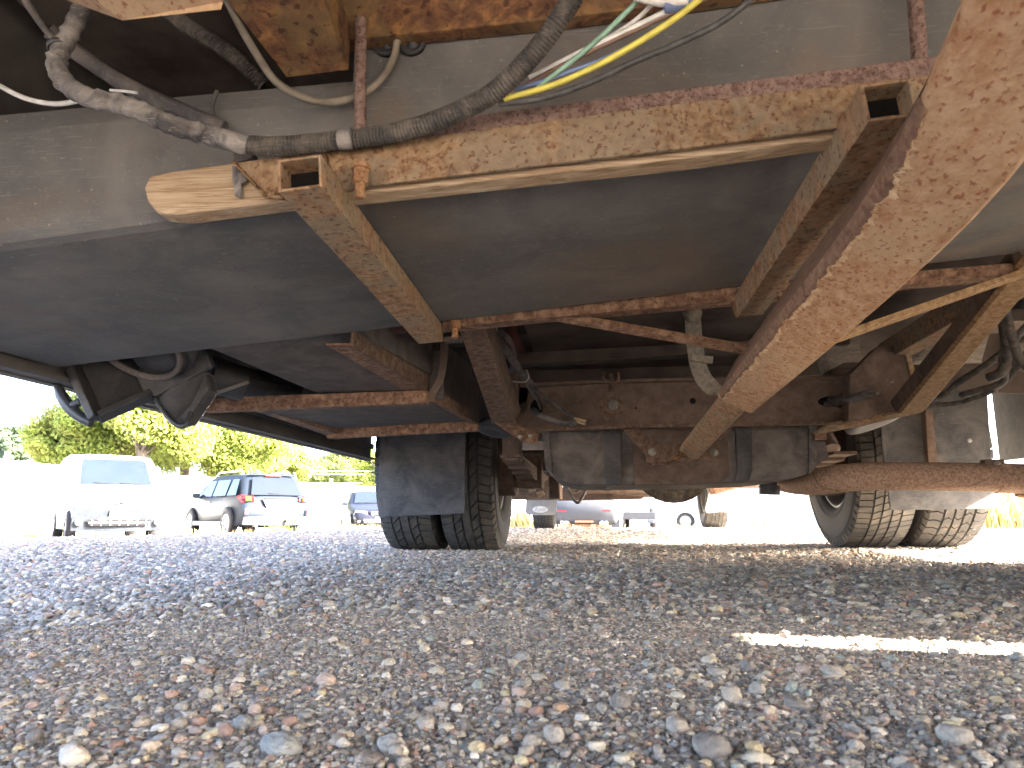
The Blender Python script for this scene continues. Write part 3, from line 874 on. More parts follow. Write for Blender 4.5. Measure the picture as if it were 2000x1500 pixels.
# --- frame cross member and rails
cm = part('cross_member', pprism([(1004, 752), (1160, 744), (1400, 738), (1656, 736), (1658, 827), (1400, 831), (1160, 836), (1005, 843)], 1.95, .006), 'frame_dark', .001, 'dark brown frame cross member')
part('cross_member_flange', pprism([(1004, 836), (1160, 831), (1400, 826), (1656, 821), (1656, 827), (1400, 833), (1160, 838), (1004, 845)], 1.925, .03), 'rust_brown', .001)
part('cross_member_flange', pprism([(1004, 750), (1160, 742), (1400, 736), (1656, 733), (1656, 739), (1400, 742), (1160, 748), (1004, 757)], 1.93, .03), 'frame_dark', .001)
for (a, b, rx, rz_) in ((1353, 783, .008, .008), (1048, 796, .018, .022), (1621, 784, .030, .013), (1242, 797, .003, .003)):
    p = at(a, b, Y=1.9485); vv = [(p.x + rx * math.cos(t * math.pi / 12), p.y, p.z + rz_ * math.sin(t * math.pi / 12)) for t in range(24)]
    MB().prism(vv, (0, .002, 0)).build('opening', M['blackhole'], cm)
dp = pprism([(1165, 785), (1205, 772), (1228, 800), (1184, 823)], 1.946, .003).build('plate', M['rust_brown'], cm)
bolt_at(1198, 791, 1.944, .0095, parent=cm)
mb = MB(); p = at(1193, 730, Y=1.935); mb.cyl(p, p - Vector((0, 0, .05)), .006, 8)
mb.cyl(p - Vector((0, 0, .018)), p - Vector((0, 0, .028)), .011, 6)
part('u_bolt', mb, 'rust_brown'); part('u_bolt', MB().tube(path([(1179, 727, 1.93), (1179, 742, 1.93), (1193, 748, 1.93), (1207, 742, 1.93), (1207, 727, 1.93)], 4), .004, 6), 'rust_brown')
for X in (-.20, .66):
    mb = MB(); mb.box((X, 2.25, .47), (.055, .6, .11)); mb.box((X, 3.15, .60), (.055, 1.3, .11)); mb.box((X, 6.1, .50), (.055, 4.6, .13))
    part('frame_rail', mb, 'frame_dark', .003)
part('frame_end', pprism([(1000, 700), (1013, 748), (1004, 845), (985, 838), (988, 740)], 1.9, .04), 'frame_dark', .002)
part('floor_plate', pprism([(985, 632), (1003, 628), (1026, 684), (990, 690)], 1.55, .01), 'floor_red', label='dark red plate under the floor')
part('floor_joist', pprism([(1010, 690), (1660, 655), (1660, 672), (1010, 712)], 1.95, .05), 'dark')
part('floor_joist', pprism([(1000, 725), (1700, 705), (1700, 730), (1000, 748)], 2.3, .05), 'dark')
# brace, left
part('brace', MB().prism([at(895, 640, Y=1.13), at(942, 628, Y=1.13), at(998, 826, Y=1.74), at(961, 826, Y=1.74)], (.003, .008, .002)), 'rust_brown', .0008, 'brown flat brace dropping to the frame, left of the cross member')
part('brace_flange', MB().prism([at(942, 628, Y=1.132), at(952, 628, Y=1.20), at(1012, 812, Y=1.80), at(998, 826, Y=1.742)], (.004, .03, .02)), 'frame_dark', .0008)
ft = part('brace_foot', MB().prism([at(961, 824, Y=1.74), at(998, 824, Y=1.74), at(1052, 850, Y=1.86), at(1048, 866, Y=1.86), at(1018, 862, Y=1.85)], (0, .01, .004)), 'rust_tray', .0008)
for a, b in ((1016, 853), (1036, 851)): bolt_at(a, b, 1.80, .004, parent=ft, ax=(0, -.5, -1))
# brace, right
part('brace', MB().prism([at(1759, 808, Y=1.76), at(1800, 806, Y=1.76), at(1808, 799, Y=1.75), at(2060, 505, Y=1.02), at(2010, 505, Y=1.02)], (-.004, .008, .006)), 'rust_brace', .0008, 'broad tan brace crossing the wiring on the right')
part('brace_flange', MB().prism([at(1759, 808, Y=1.762), at(2010, 505, Y=1.022), at(1994, 505, Y=1.04), at(1748, 800, Y=1.79)], (-.003, .02, .02)), 'frame_dark', .0008)
part('brace_foot', MB().prism([at(1590, 850, Y=1.86), at(1617, 831, Y=1.86), at(1759, 806, Y=1.765), at(1800, 806, Y=1.765), at(1690, 831, Y=1.84)], (0, .008, .006)), 'rust_tube', .0008)
gp = part('gusset', pprism([(1660, 731), (1714, 677), (1767, 675), (1777, 718), (1789, 762), (1758, 808), (1657, 822)], 1.80, .05), 'frame_dark', .002, 'dark gusset box at the right frame end')
pbar((1768, 676, 1.795), (1790, 762, 1.795), .008, .012).build('edge', M['rust_tube'], gp)
bolt_at(1742, 745, 1.80, .003, parent=gp); bolt_at(1714, 768, 1.80, .003, parent=gp)
part('harness', MB().tube(path([(1610, 790, 1.96), (1632, 786, 1.90), (1660, 782, 1.80), (1700, 772, 1.785)], 6), .008, 8), 'cable_dark')
part('harness', MB().tube(path([(1615, 782, 1.96), (1640, 777, 1.90), (1664, 775, 1.80), (1708, 762, 1.785)], 6), .006, 8), 'cable_dark')
part('longitudinal_beam', pbar((1735, 690, 1.92), (1985, 545, 1.22), .045, .05, (0, 0, 1)), 'rust_tube', .002, 'long tan beam behind the broad right brace')

def weld(a, b, r_=.0028):
    pts = resample([a, b], .0022)
    return part('weld_bead', MB().tube([p + Vector((random.uniform(-.0006, .0006),) * 3) for p in pts], [r_ * random.uniform(.7, 1.2) for _ in pts], 7), 'rust_beam')
weld(at(540, 372, Y=.574), at(560, 388, Y=.574)); weld(at(632, 303, Y=.574), at(652, 366, Y=.574)); weld(at(1684, 178, Y=.574), at(1640, 250, Y=.574))
weld(at(862, 628, Y=1.06), at(862, 668, Y=1.045)); weld(at(1430, 590, Y=1.06), at(1440, 618, Y=1.05))
weld(at(1497, 682, Y=1.09), at(1512, 700, Y=1.09), .004); weld(at(1612, 660, Y=.955), at(1626, 676, Y=.955), .0035)
weld(at(1316, 897, Y=1.895), at(1382, 868, Y=1.895), .006); weld(at(1008, 750, Y=1.925), at(1006, 840, Y=1.925), .004)
weld(at(834, 765, Y=1.44), at(834, 785, Y=1.44)); weld(at(932, 824, Y=1.965), at(933, 840, Y=1.965)); weld(at(456, 316, Y=.574), at(520, 384, Y=.574), .0015)

# --- wiring on the left of the frame
part('harness', MB().tube(path([(944, 640, 1.35), (967, 660, 1.40), (984, 681, 1.47), (1001, 703, 1.55), (1015, 724, 1.63), (1029, 741, 1.70), (1042, 757, 1.78)], 6), .0095, 10), 'cable_dark', label='thick cable running down beside the left brace')
part('harness', MB().tube(path([(950, 650, 1.42), (970, 646, 1.42), (991, 660, 1.45), (1001, 679, 1.5), (1004, 703, 1.55), (998, 726, 1.6)], 6), .006, 8), 'cable_dark')
part('cable', MB().tube(path([(1030, 745, 1.75), (1041, 757, 1.80), (1071, 780, 1.86), (1097, 799, 1.88), (1121, 817, 1.89)], 6), .0042, 8), 'cable_dark')
part('cable', MB().tube(path([(1030, 752, 1.75), (1040, 764, 1.82), (1051, 781, 1.88), (1057, 797, 1.93)], 6), .006, 8), 'cable_dark')
part('harness', MB().tube(path([(1040, 800, 1.96), (1050, 808, 1.90), (1064, 814, 1.88), (1088, 823, 1.88), (1115, 826, 1.89)], 6), .0085, 8), 'cable_dark')
part('connector', MB().cyl(at(1120, 816, Y=1.89), at(1145, 822, Y=1.88), .0038, 8), 'brass')
part('connector', MB().cyl(at(1122, 821, Y=1.89), at(1143, 828, Y=1.88), .0045, 8), 'brass')
part('tape_wrap', MB().tube([at(1110, 828, Y=1.89), at(1120, 827, Y=1.89), at(1128, 824, Y=1.89)], [.008, .012, .006], 8), 'cable_dark')
part('cable_tie', MB().tube(path([(966, 632, 1.36), (970, 645, 1.36), (964, 656, 1.37), (955, 667, 1.38)], 5), .0016, 6), 'zip')
part('cable_tie', MB().tube(path([(976, 742, 1.62), (1000, 745, 1.62), (1025, 746, 1.61), (1033, 736, 1.6), (1028, 722, 1.6)], 5), .0016, 6), 'zip')

# --- wiring on the right
for pts, r_, mt, c_ in (
        ([(1952, 600, 1.6), (1960, 632, 1.62), (1965, 665, 1.65), (1966, 698, 1.7), (1956, 726, 1.72), (1932, 738, 1.75)], .0115, 'conduit', 0),
        ([(1962, 600, 1.55), (1970, 632, 1.58), (1980, 668, 1.6), (1992, 702, 1.62), (2030, 735, 1.6)], .0095, 'conduit', 0),
        ([(2050, 610, 1.7), (2005, 638, 1.7), (1976, 672, 1.72), (1958, 700, 1.74), (1960, 745, 1.78), (1912, 762, 1.85), (1878, 772, 1.9)], .0085, 'cable_dark', 0),
        ([(2040, 700, 1.75), (1992, 712, 1.78), (1968, 742, 1.80), (1930, 767, 1.82), (1888, 783, 1.85), (1850, 790, 1.88), (1800, 792, 1.9)], .0068, 'conduit', 1),
        ([(1985, 660, 1.8), (1950, 694, 1.8), (1912, 722, 1.84), (1872, 747, 1.87), (1846, 770, 1.9), (1808, 780, 1.93)], .0085, 'conduit', 0),
        ([(2040, 660, 1.8), (2000, 672, 1.8), (1984, 690, 1.8), (1990, 712, 1.8), (2030, 728, 1.8)], .012, 'cable_tan', 0)):
    part('hose', hose(path(pts, 10), r_, .005) if c_ else MB().tube(path(pts, 8), r_, 10), mt)
part('rope_knot', MB().tube(path([(1872, 606, 1.50), (1880, 598, 1.49), (1897, 600, 1.49), (1902, 612, 1.49), (1890, 620, 1.485), (1876, 616, 1.48), (1874, 604, 1.475), (1890, 600, 1.47), (1897, 610, 1.47), (1884, 616, 1.47)], 5), .006, 8), 'cable_tan', label='dusty knot of rope on the tan beam')
part('rope', MB().tube(path([(1898, 606, 1.49), (1916, 602, 1.48), (1930, 590, 1.46), (1938, 572, 1.44)], 5), .0022, 6), 'cable_tan')

# --- fuel tank
fo = [(1061, 838), (1064, 880), (1068, 918), (1086, 938), (1126, 948), (1300, 947), (1500, 941), (1545, 936), (1577, 926), (1590, 908), (1591, 830)]
ftk = part('fuel_tank', pprism(fo, 2.10, .42), 'fuel', .012, 'dusty plastic fuel tank under the cross member')
pprism([(1058, 836), (1073, 836), (1078, 925), (1066, 917)], 2.092, .03).build('rim', M['fuel'], ftk)
pprism([(1580, 832), (1595, 831), (1595, 910), (1581, 927)], 2.092, .03).build('rim', M['fuel'], ftk)
pprism([(1181, 838), (1213, 838), (1214, 946), (1184, 949)], 2.09, .44).build('strap', M['rubber_flap'], ftk, .002)
pprism([(1436, 832), (1469, 831), (1469, 918), (1464, 938), (1434, 941), (1440, 915)], 2.09, .44).build('strap', M['rubber_flap'], ftk, .002, )
part('brown_tank_sheet', pprism([(1232, 838), (1420, 834), (1425, 930), (1400, 944), (1240, 948)], 2.094, .004), 'frame_dark', .001)  # thin dark brown sheet over the middle of the tank front
part('drain_plug', MB().cyl(at(1503, 938, Y=2.4), at(1503, 962, Y=2.4), .024, 10).cyl(at(1503, 948, Y=2.4), at(1503, 966, Y=2.4), .033, 10), 'pipe', .003)
part('bracket', pprism([(1592, 845), (1614, 845), (1616, 858), (1592, 858)], 2.0, .03), 'rust_tray', .001)
part('filler_box', pprism([(1590, 862), (1612, 860), (1620, 895), (1598, 908), (1590, 905)], 2.15, .08), 'panel', .004)

# --- webbing strap hanging from the floor
wsr = empty('webbing_strap', tuple(at(1352, 620, Y=1.62)), 'frayed tan webbing strap with a buckle hanging before the cross member', 'strap')
wp = path([(1352, 604, 1.60), (1354, 640, 1.60), (1358, 680, 1.60), (1364, 715, 1.60), (1376, 742, 1.60), (1400, 765, 1.62), (1420, 772, 1.66)], 6)
def ribbon(pts, wd, th, side=Vector((1, 0, 0))):
    mb = MB(); v = []; n = len(pts)
    for i, p in enumerate(pts):
        d = (pts[min(i + 1, n - 1)] - pts[max(i - 1, 0)]).normalized()
        s_ = (side - d * side.dot(d)).normalized(); nn = d.cross(s_)
        v += [p - s_ * wd / 2 - nn * th / 2, p + s_ * wd / 2 - nn * th / 2, p + s_ * wd / 2 + nn * th / 2, p - s_ * wd / 2 + nn * th / 2]
    f = [(i * 4 + j, i * 4 + (j + 1) % 4, i * 4 + 4 + (j + 1) % 4, i * 4 + 4 + j) for i in range(n - 1) for j in range(4)] + [(3, 2, 1, 0), (n * 4 - 4, n * 4 - 3, n * 4 - 2, n * 4 - 1)]
    return mb.add(v, f)
ribbon(wp, .036, .004).build('webbing', M['webbing'], wsr)
pbar((1349, 698, 1.592), (1392, 704, 1.592), .010, .016).build('buckle', M['webbing'], wsr, .001)
MB().lathe(at(1352, 612, Y=1.598), (0, -1, 0), [(0, .0001), (0, .022), (.004, .022), (.004, .0001)], 12).build('stitched_end', M['cable_tan'], wsr)

# --- timber
wb = pprism([(281, 366), (291, 344), (330, 335), (460, 317), (900, 300), (1640, 212), (1634, 268), (1350, 308), (700, 379), (560, 392), (345, 419), (305, 414), (287, 392)], .5875, .024).build('timber_board', M['wood'], None, .002)
tag(wb, 'pale split timber board wedged behind the rusty tray angle', 'board')
part('tape_wrap', MB().prism([at(452, 322, Y=.58), at(478, 330, Y=.58), at(482, 352, Y=.58), at(470, 358, Y=.58), at(470, 388, Y=.581), at(458, 382, Y=.58), at(453, 350, Y=.58)], (0, .003, 0)), 'tape', .001)
part('tape_wrap', pprism([(455, 293), (496, 298), (492, 308), (455, 318)], .583, .01), 'cable_dark', .001)
ply = MB().prism([at(1770, 672, Y=1.98), at(1860, 622, Y=1.85), at(1942, 575, Y=1.7), at(1936, 640, Y=1.85), at(1917, 708, Y=2.02), at(1780, 712, Y=2.02)], (0, .03, .012)).build('plywood_sheet', M['ply'], None, .001)
tag(ply, 'weathered grey plywood piece above the right frame end', 'plywood')
blk = MB().prism([at(1596, 712, Y=2.0), at(1622, 668, Y=1.95), at(1677, 655, Y=1.95), at(1682, 690, Y=2.0), at(1604, 732, Y=2.02)], (0, .05, .01)).build('timber_block', M['ply'], None, .002)
tag(blk, 'short grey timber block wedged beside the drawbar', 'block')

part('wheel_housing', pprism([(1690, 640), (2120, 590), (2120, 774), (1928, 766), (1716, 774)], 2.75, .01), 'dark')

# --- compartment trays on the left
part('compartment_panel', MB().prism([at(392, 672, Y=1.065), at(704, 636, Y=1.065), at(806, 762, Y=1.45), at(618, 767, Y=1.45)], (0, 0, .012)), 'panel', 0, 'grey textured compartment floor ahead of the tank')
part('compartment_panel', MB().prism([at(505, 806, Y=1.48), at(838, 786, Y=1.48), at(908, 823, Y=1.96), at(640, 838, Y=1.96)], (0, 0, .012)), 'panel', 0, 'grey textured compartment floor above the rearmost rusty angle')
part('compartment_angle', pprism([(397, 777), (831, 762), (832, 787), (397, 804)], 1.445, .028), 'rust_tray', .001, 'mottled rusty angle crossing below the sewer pipe')
part('compartment_angle', pprism([(636, 835), (932, 822), (932, 841), (638, 856)], 1.97, .028), 'rust_tray', .001)
part('compartment_angle', MB().prism([at(497, 803, Y=1.47), at(520, 803, Y=1.47), at(660, 848, Y=1.975), at(637, 850, Y=1.975)], (0, 0, .022)), 'rust_tray', .001)
part('compartment_channel', MB().prism([at(637, 674, Y=1.08), at(686, 674, Y=1.08), at(833, 763, Y=1.455), at(790, 764, Y=1.455)], (0, 0, .003)), 'rust_tray', .0005)
part('compartment_channel', MB().prism([at(684, 676, Y=1.075), at(690, 676, Y=1.075), at(836, 764, Y=1.455), at(831, 764, Y=1.455)], (0, 0, .042)), 'rust_brown', .0005)
mb = MB(); a0, a1 = at(692, 652, Y=1.09), at(838, 732, Y=1.455); mb.prism([a0, a1, a1 + Vector((0, 0, .13)), a0 + Vector((0, 0, .13))], (.006, 0, 0)); part('compartment_side', mb, 'panel')
part('channel_end', pprism([(640, 644), (682, 640), (682, 672), (640, 672)], 1.16, .002), 'blackhole')
a0, a1 = at(840, 780, Y=1.475), at(930, 826, Y=1.975)
part('compartment_side', MB().prism([a0, a1, a1 + Vector((0, 0, .14)), a0 + Vector((0, 0, .14))], (.008, 0, 0)), 'panel')
part('compartment_angle', MB().prism([at(838, 784, Y=1.47), at(852, 786, Y=1.47), at(933, 828, Y=1.97), at(918, 828, Y=1.97)], (0, 0, .028)), 'rust_tray', .001)
part('compartment_side', pprism([(832, 690), (866, 684), (866, 780), (832, 780)], 1.47, .01), 'panel')
part('strap', ribbon(path([(868, 664, 1.42), (866, 700, 1.43), (860, 738, 1.44), (846, 765, 1.45), (838, 782, 1.455)], 6), .016, .003, Vector((1, .6, 0))), 'frame_dark', label='thin bent strap at the compartment corner')
part('bracket', pprism([(756, 630), (786, 626), (790, 645), (768, 648)], 1.10, .02), 'floor_red', .001)
part('compartment_side', pprism([(914, 700), (1004, 700), (1004, 830), (930, 832)], 2.35, .01), 'dark')
part('air_bag', MB().lathe(at(967, 838, Y=2.05), (.15, .25, 1), [(-.004, .0001), (-.012, .03), (-.008, .052), (.004, .058), (.02, .05), (.03, .0001)], 28), 'pipe')
part('air_bag', MB().lathe(at(1708, 822, Y=2.05), (-.3, .2, 1), [(-.004, .0001), (-.012, .05), (-.008, .075), (.004, .08), (.02, .06), (.03, .0001)], 28), 'flap_grey')

# --- sewer dump valve
sv = part('sewer_valve', MB().prism([at(150, 724, Y=1.094), at(176, 704, Y=1.112), at(262, 700, Y=1.157), at(284, 768, Y=1.157), at(192, 815, Y=1.094)], (0, .022, .006)), 'pipe', .003, 'dusty black gate valve of the sewer outlet')
pbar((146, 722, 1.090), (190, 818, 1.090), .014, .030, (0, 1, 0)).build('end_flange', M['pipe'], sv, .002)
pbar((192, 816, 1.094), (296, 770, 1.148), .012, .026, (0, 1, 0)).build('side_flange', M['pipe'], sv, .002)
hd = MB(); hp = [(112, 753, 1.085), (120, 772, 1.085), (137, 796, 1.085), (158, 815, 1.085), (178, 826, 1.085)]
hd.tube(path(hp, 6), [.0065 + .0034 * math.sin(math.pi * i / 24) for i in range(25)], 10)
hd.cyl(at(138, 795, Y=1.085), at(158, 784, Y=1.085), .0085, 12, .0065); hd.build('pull_handle', M['handle'], sv)
MB().cyl(at(155, 786, Y=1.085), at(172, 778, Y=1.094), .0035, 8).build('rod', M['bolt'], sv)
MB().cyl(at(162, 782, Y=1.090), at(174, 777, Y=1.094), .009, 10).build('gland', M['pipe'], sv)
ax = Vector((-.1, -.55, -.82))
fl = MB(); cc = at(312, 694, Y=1.121)
fl.lathe(cc, ax, [(-.08, .058), (0, .058), (0, .050), (-.004, .048), (.012, .044), (.018, .037), (.018, .0001)], 36)
fl.build('pipe_collar', M['pipe'], sv)
MB().lathe(at(270, 672, Y=1.076), ax, [(0, .072), (.004, .076), (.010, .076), (.013, .072), (.005, .066)], 36, True).build('pipe_ring', M['panel'], sv)
fp = MB().prism([at(262, 728, Y=1.139), at(282, 768, Y=1.139), at(305, 774, Y=1.139), at(414, 716, Y=1.139), at(398, 676, Y=1.139), at(330, 660, Y=1.139)], (0, .014, .004)).build('flange_plate', M['pipe'], sv, .002)
bolt_at(287, 757, 1.247, .0062, parent=sv); bolt_at(388, 701, 1.247, .0062, parent=sv); bolt_at(462, 742, 1.38, .006, parent=sv); bolt_at(404, 766, 1.34, .005, parent=sv)
sp = MB(); s0 = at(362, 728, Y=1.184); s1 = at(352, 790, Y=1.184); s2 = at(346, 818, Y=1.184)
sp.tube([s0, s0 + (s1 - s0) * .5, s1, s2, s2 + (s2 - s1) * .35], [.050, .046, .036, .022, .012], 28)
sp.build('spout', M['pipe'], sv)
MB().tube(path([(304, 776, 1.157), (318, 800, 1.157), (336, 822, 1.157), (352, 832, 1.157), (364, 828, 1.157), (374, 806, 1.166)], 5), .005, 8).build('spout_rim', M['glossblack'], sv)
sp2 = MB().prism([at(300, 774, Y=1.166), at(402, 722, Y=1.166), at(408, 762, Y=1.166), at(384, 796, Y=1.166), at(364, 826, Y=1.166), at(350, 832, Y=1.166), at(330, 820, Y=1.166)], (0, .04, 0)).build('spout_body', M['pipe'], sv, .010)
part('sewer_pipe', hose(path([(385, 716, 1.36), (425, 728, 1.42), (470, 742, 1.5), (520, 752, 1.6), (570, 756, 1.75)], 8), .032, .012), 'pipe', label='black ribbed sewer pipe leading from the valve')
part('flange_strip', MB().prism([at(404, 770, Y=1.35), at(480, 745, Y=1.35), at(484, 750, Y=1.35), at(412, 775, Y=1.35)], (0, .01, .004)), 'bolt')
part('sewer_pipe', MB().cyl(at(414, 735, Y=1.36), at(478, 752, Y=1.40), .034, 20), 'pipe')

# --- exhaust
ex = part('exhaust_pipe', MB().tube(path([(1500, 930, 2.75), (1545, 940, 2.5), (1585, 941, 2.3), (1625, 937, 2.22), (1680, 931, 2.2), (1760, 930, 2.2), (1850, 931, 2.2), (1950, 933, 2.2)], 6), .0405, 24), 'rust_exhaust', label='mottled rusty exhaust pipe in front of the right dual wheels')
MB().tube(path([(1944, 933, 2.2), (1985, 935, 2.2), (2030, 938, 2.18), (2090, 945, 2.1)], 5), .043, 24).build('tailpipe', M['rust_exhaust'], ex)
MB().tube(path([(1588, 917, 2.215), (1592, 935, 2.19), (1604, 950, 2.18), (1640, 960, 2.19)], 5), .003, 6).build('weld_seam', M['rust_tube'], ex)
p = at(1985, 962, Y=2.2); MB().cyl(p, p + Vector((.04, 0, -.008)), .012, 10).build('clamp', M['rust_tube'], ex)
pprism([(1924, 897), (1962, 897), (1964, 914), (1932, 914), (1924, 904)], 2.18, .03).build('hanger', M['frame_dark'], ex, .002)
bolt_at(1948, 906, 2.18, .006, parent=ex)

# --- wheels
def tyre_parts(c, side, style, name_parent, R=.373, W=.225, rimside=-1, muddy=False, flat=0):
    """one tyre on the X axis through c"""
    c = Vector(c)
    h = W / 2
    prof = [(-.075, .208), (-.095, .212), (-.108, .235), (-.1125, .28), (-.111, .32), (-.104, .345), (-.097, R - .016), (-.05, R - .010), (0, R - .009),
            (.05, R - .010), (.097, R - .016), (.104, .345), (.111, .32), (.1125, .28), (.108, .235), (.095, .212), (.075, .208)]
    sc = R / .373
    prof = [(a * W / .225, b if b > .34 else b * sc) for a, b in prof]
    MB().lathe(c, (1, 0, 0), prof, 72).build('tyre', M['tyre'], name_parent)
    # sidewall rings
    mb = MB()
    for sgn in (-1, 1):
        for rr in (.325 * sc, .245 * sc):
            mb.lathe(c, (1, 0, 0), [(sgn * (.1115 * W / .225 - .002), rr - .003), (sgn * (.1115 * W / .225 + .0015), rr), (sgn * (.1115 * W / .225 - .002), rr + .003)], 60)
    mb.build('sidewall_ring', M['tyre'], name_parent)
    td = MB()
    def block(x0, x1, a0, a1, sl, top=0, z0=None):
        def P(x, a, r_): return c + Vector((x, r_ * math.sin(a), r_ * math.cos(a)))
        def rt(x): return R - .008 * (abs(x) / .1) ** 3
        v = []
        for (x, a) in ((x0, a0), (x1, a0 + sl), (x1, a1 + sl), (x0, a1)):
            v.append(P(x, a, rt(x) - .011)); v.append(P(x, a, rt(x)))
        td.add(v, [(1, 3, 5, 7), (0, 2, 3, 1), (2, 4, 5, 3), (4, 6, 7, 5), (6, 0, 1, 7)])
    g = .0035
    if style == 'at':
        ribs = [(-.101, -.056, 64, .05, .008), (-.050, -.022, 40, .085, .010), (-.016, .014, 80, 0, .0006), (.020, .048, 40, .085, .010), (.054, .101, 64, -.04, .008)]
    elif style == 'rib':
        ribs = [(-.101, -.058, 84, .01, .005), (-.052, -.030, 70, .03, .005), (-.024, .002, 70, .035, .005), (.008, .032, 70, .035, .005), (.038, .060, 70, .03, .005), (.066, .101, 84, .01, .005)]
        ribs = [(-.101, -.056, 84, .01, .005), (-.049, -.022, 72, .035, .005), (-.015, .014, 72, .04, .005), (.021, .050, 72, .035, .005), (.057, .101, 84, .01, .005)]
    else:
        ribs = [(-.101, -.058, 56, .02, .007), (-.050, -.022, 48, .03, .006), (-.014, .012, 48, -.03, .006), (.020, .048, 48, .03, .006), (.056, .101, 56, -.02, .007)]
    for k, (x0, x1, N_, sl, gap) in enumerate(ribs):
        for i in range(N_):
            a0 = 2 * math.pi * i / N_ + k * .03; a1 = a0 + 2 * math.pi / N_ - gap / R
            if style == 'zig':
                xm = (x0 + x1) / 2
                block(x0, xm, a0, a1, sl, 0); block(xm, x1, a0 + sl, a1 + sl, -sl, 0)
            else:
                block(x0, x1, a0, a1, sl)
    for s_ in (-1, 1):       # shoulder lugs
        N_ = 64
        for i in range(N_):
            a0 = 2 * math.pi * i / N_; a1 = a0 + 2 * math.pi / N_ * .72
            x0, x1 = s_ * .100 * W / .225, s_ * .1075 * W / .225
            v = []
            for (x, r_) in ((x0, R - .008), (x1, R - .024), (x1, R - .034), (x0, R - .03)):
                for a in (a0, a1): v.append(c + Vector((x, r_ * math.sin(a), r_ * math.cos(a))))
            td.add(v, [(0, 1, 3, 2), (2, 3, 5, 4), (0, 2, 4, 6), (1, 7, 5, 3)])
    td.build('tread', M['tread_mud' if muddy else 'tread'], name_parent)
    s = rimside
    rp = [(s * .085, .21 * sc), (s * .09, .203 * sc), (s * .085, .196 * sc), (s * .06, .190 * sc), (s * .045, .176 * sc), (s * -.02, .172 * sc), (s * -.05, .16 * sc), (s * -.055, .12 * sc), (s * -.03, .085 * sc), (s * -.03, .05), (s * .0, .045), (s * .0, .0001)]
    MB().lathe(c, (1, 0, 0), rp, 48).build('rim', M['rim'], name_parent)
    first = None
    for i in range(8):
        a = i * math.pi / 4
        p = c + Vector((s * -.048, math.sin(a) * .135 * sc, math.cos(a) * .135 * sc))
        if first is None:
            first = MB().lathe(Vector((0, 0, 0)), (s, 0, 0), [(0, .018), (.002, .018), (.002, .0001)], 12).build('vent_hole', M['blackhole'], None)
            o = first; o.parent = name_parent
        else:
            o = first.copy(); C.objects.link(o)
        q = name_parent; off = Vector((0, 0, 0))
        while q is not None: off += Vector(q.location); q = q.parent
        o.location = p - off


def wheel(px, Y, style, R=.373, rimside=1, muddy=False, X=None, label=None):
    x = at(px, 1072, Y=Y).x if X is None else X
    zg = float(ground_z(x, Y))
    e = bpy.data.objects.new('wheel', None); C.objects.link(e); e.parent = mh
    base = Vector((x, Y, zg + R - .004)); e.location = base - Vector(mh.location)
    if label: e['label'] = label
    tyre_parts(base, 1, style, e, R, .225, rimside, muddy)
    return e


wheel(822, 3.08, 'at', rimside=-1, label='outer left rear wheel')
wheel(934, 3.08, 'at', rimside=1, label='inner left rear wheel')
wheel(1684, 3.17, 'rib', rimside=-1, muddy=True, label='inner right rear wheel, ribbed tread')
wheel(1814, 3.17, 'zig', rimside=1, muddy=True, label='outer right rear wheel, zigzag tread, muddy')
wheel(0, 7.75, 'rib', X=at(1064, 1033, Y=7.75).x, rimside=1, label='left front wheel')
wheel(0, 7.75, 'rib', X=at(1394, 1033, Y=7.75).x, rimside=-1, muddy=True, label='right front wheel')

# --- axle, springs, differential
mb = MB().cyl((-.55, 3.12, .375), (1.25, 3.14, .38), .045, 16)
part('rear_axle', mb, 'frame_dark')
dc = at(1316, 898, Y=3.02)
part('differential', MB().lathe(dc + Vector((0, .12, 0)), (0, -1, 0), [(0, .16), (.05, .165), (.055, .175), (.075, .175), (.08, .15), (.13, .12), (.165, .06), (.17, .0001)], 28), 'diff', label='rounded dusty differential housing')
for X in (-.27, .78):
    mb = MB()
    for k in range(5): mb.box((X, 3.1, .335 - k * .011), (.07, 1.5 - .24 * k, .010))
    part('leaf_spring', mb, 'frame_dark', .001)
    part('spring_clamp', MB().box((X, 3.1, .33), (.11, .13, .15)), 'frame_dark', .005)
part('shackle', MB().box((-.27, 2.42, .40), (.06, .08, .16)), 'frame_dark', .004)
part('brake_drum', MB().cyl((-.42, 3.1, .375), (-.33, 3.1, .375), .15, 28), 'frame_dark', .004)
part('brake_drum', MB().cyl((1.02, 3.17, .375), (.93, 3.17, .375), .15, 28), 'frame_dark', .004)
part('shock_absorber', MB().cyl((.80, 2.55, .36), (.76, 2.75, .62), .032, 16), 'frame_dark')
part('drive_shaft', MB().cyl((.36, 3.2, .40), (.33, 6.0, .44), .045, 16), 'frame_dark')
part('transmission_pan', MB().box((.34, 6.4, .42), (.40, .9, .24)), 'frame_dark', .03)
part('engine_sump', MB().box((.36, 7.6, .46), (.50, .9, .26)), 'frame_dark', .04)
part('cross_brace', pprism([(1090, 952), (1256, 950), (1256, 975), (1090, 978)], 6.2, .06), 'frame_dark', .01)
part('cross_brace', pprism([(1100, 940), (1330, 938), (1330, 962), (1100, 964)], 4.4, .06), 'frame_dark', .01)
part('running_board', pprism([(985, 925), (1092, 925), (1092, 973), (985, 974)], 4.7, .5), 'frame_dark', .01)
for k in range(4):
    part('slat', pprism([(995, 950 + k * 6), (1072, 948 + k * 6), (1072, 950 + k * 6), (995, 952 + k * 6)], 4.68, .02), 'frame_dark')
part('hanger', pprism([(1071, 930), (1092, 930), (1094, 974), (1071, 974)], 3.6, .06), 'frame_dark', .006)
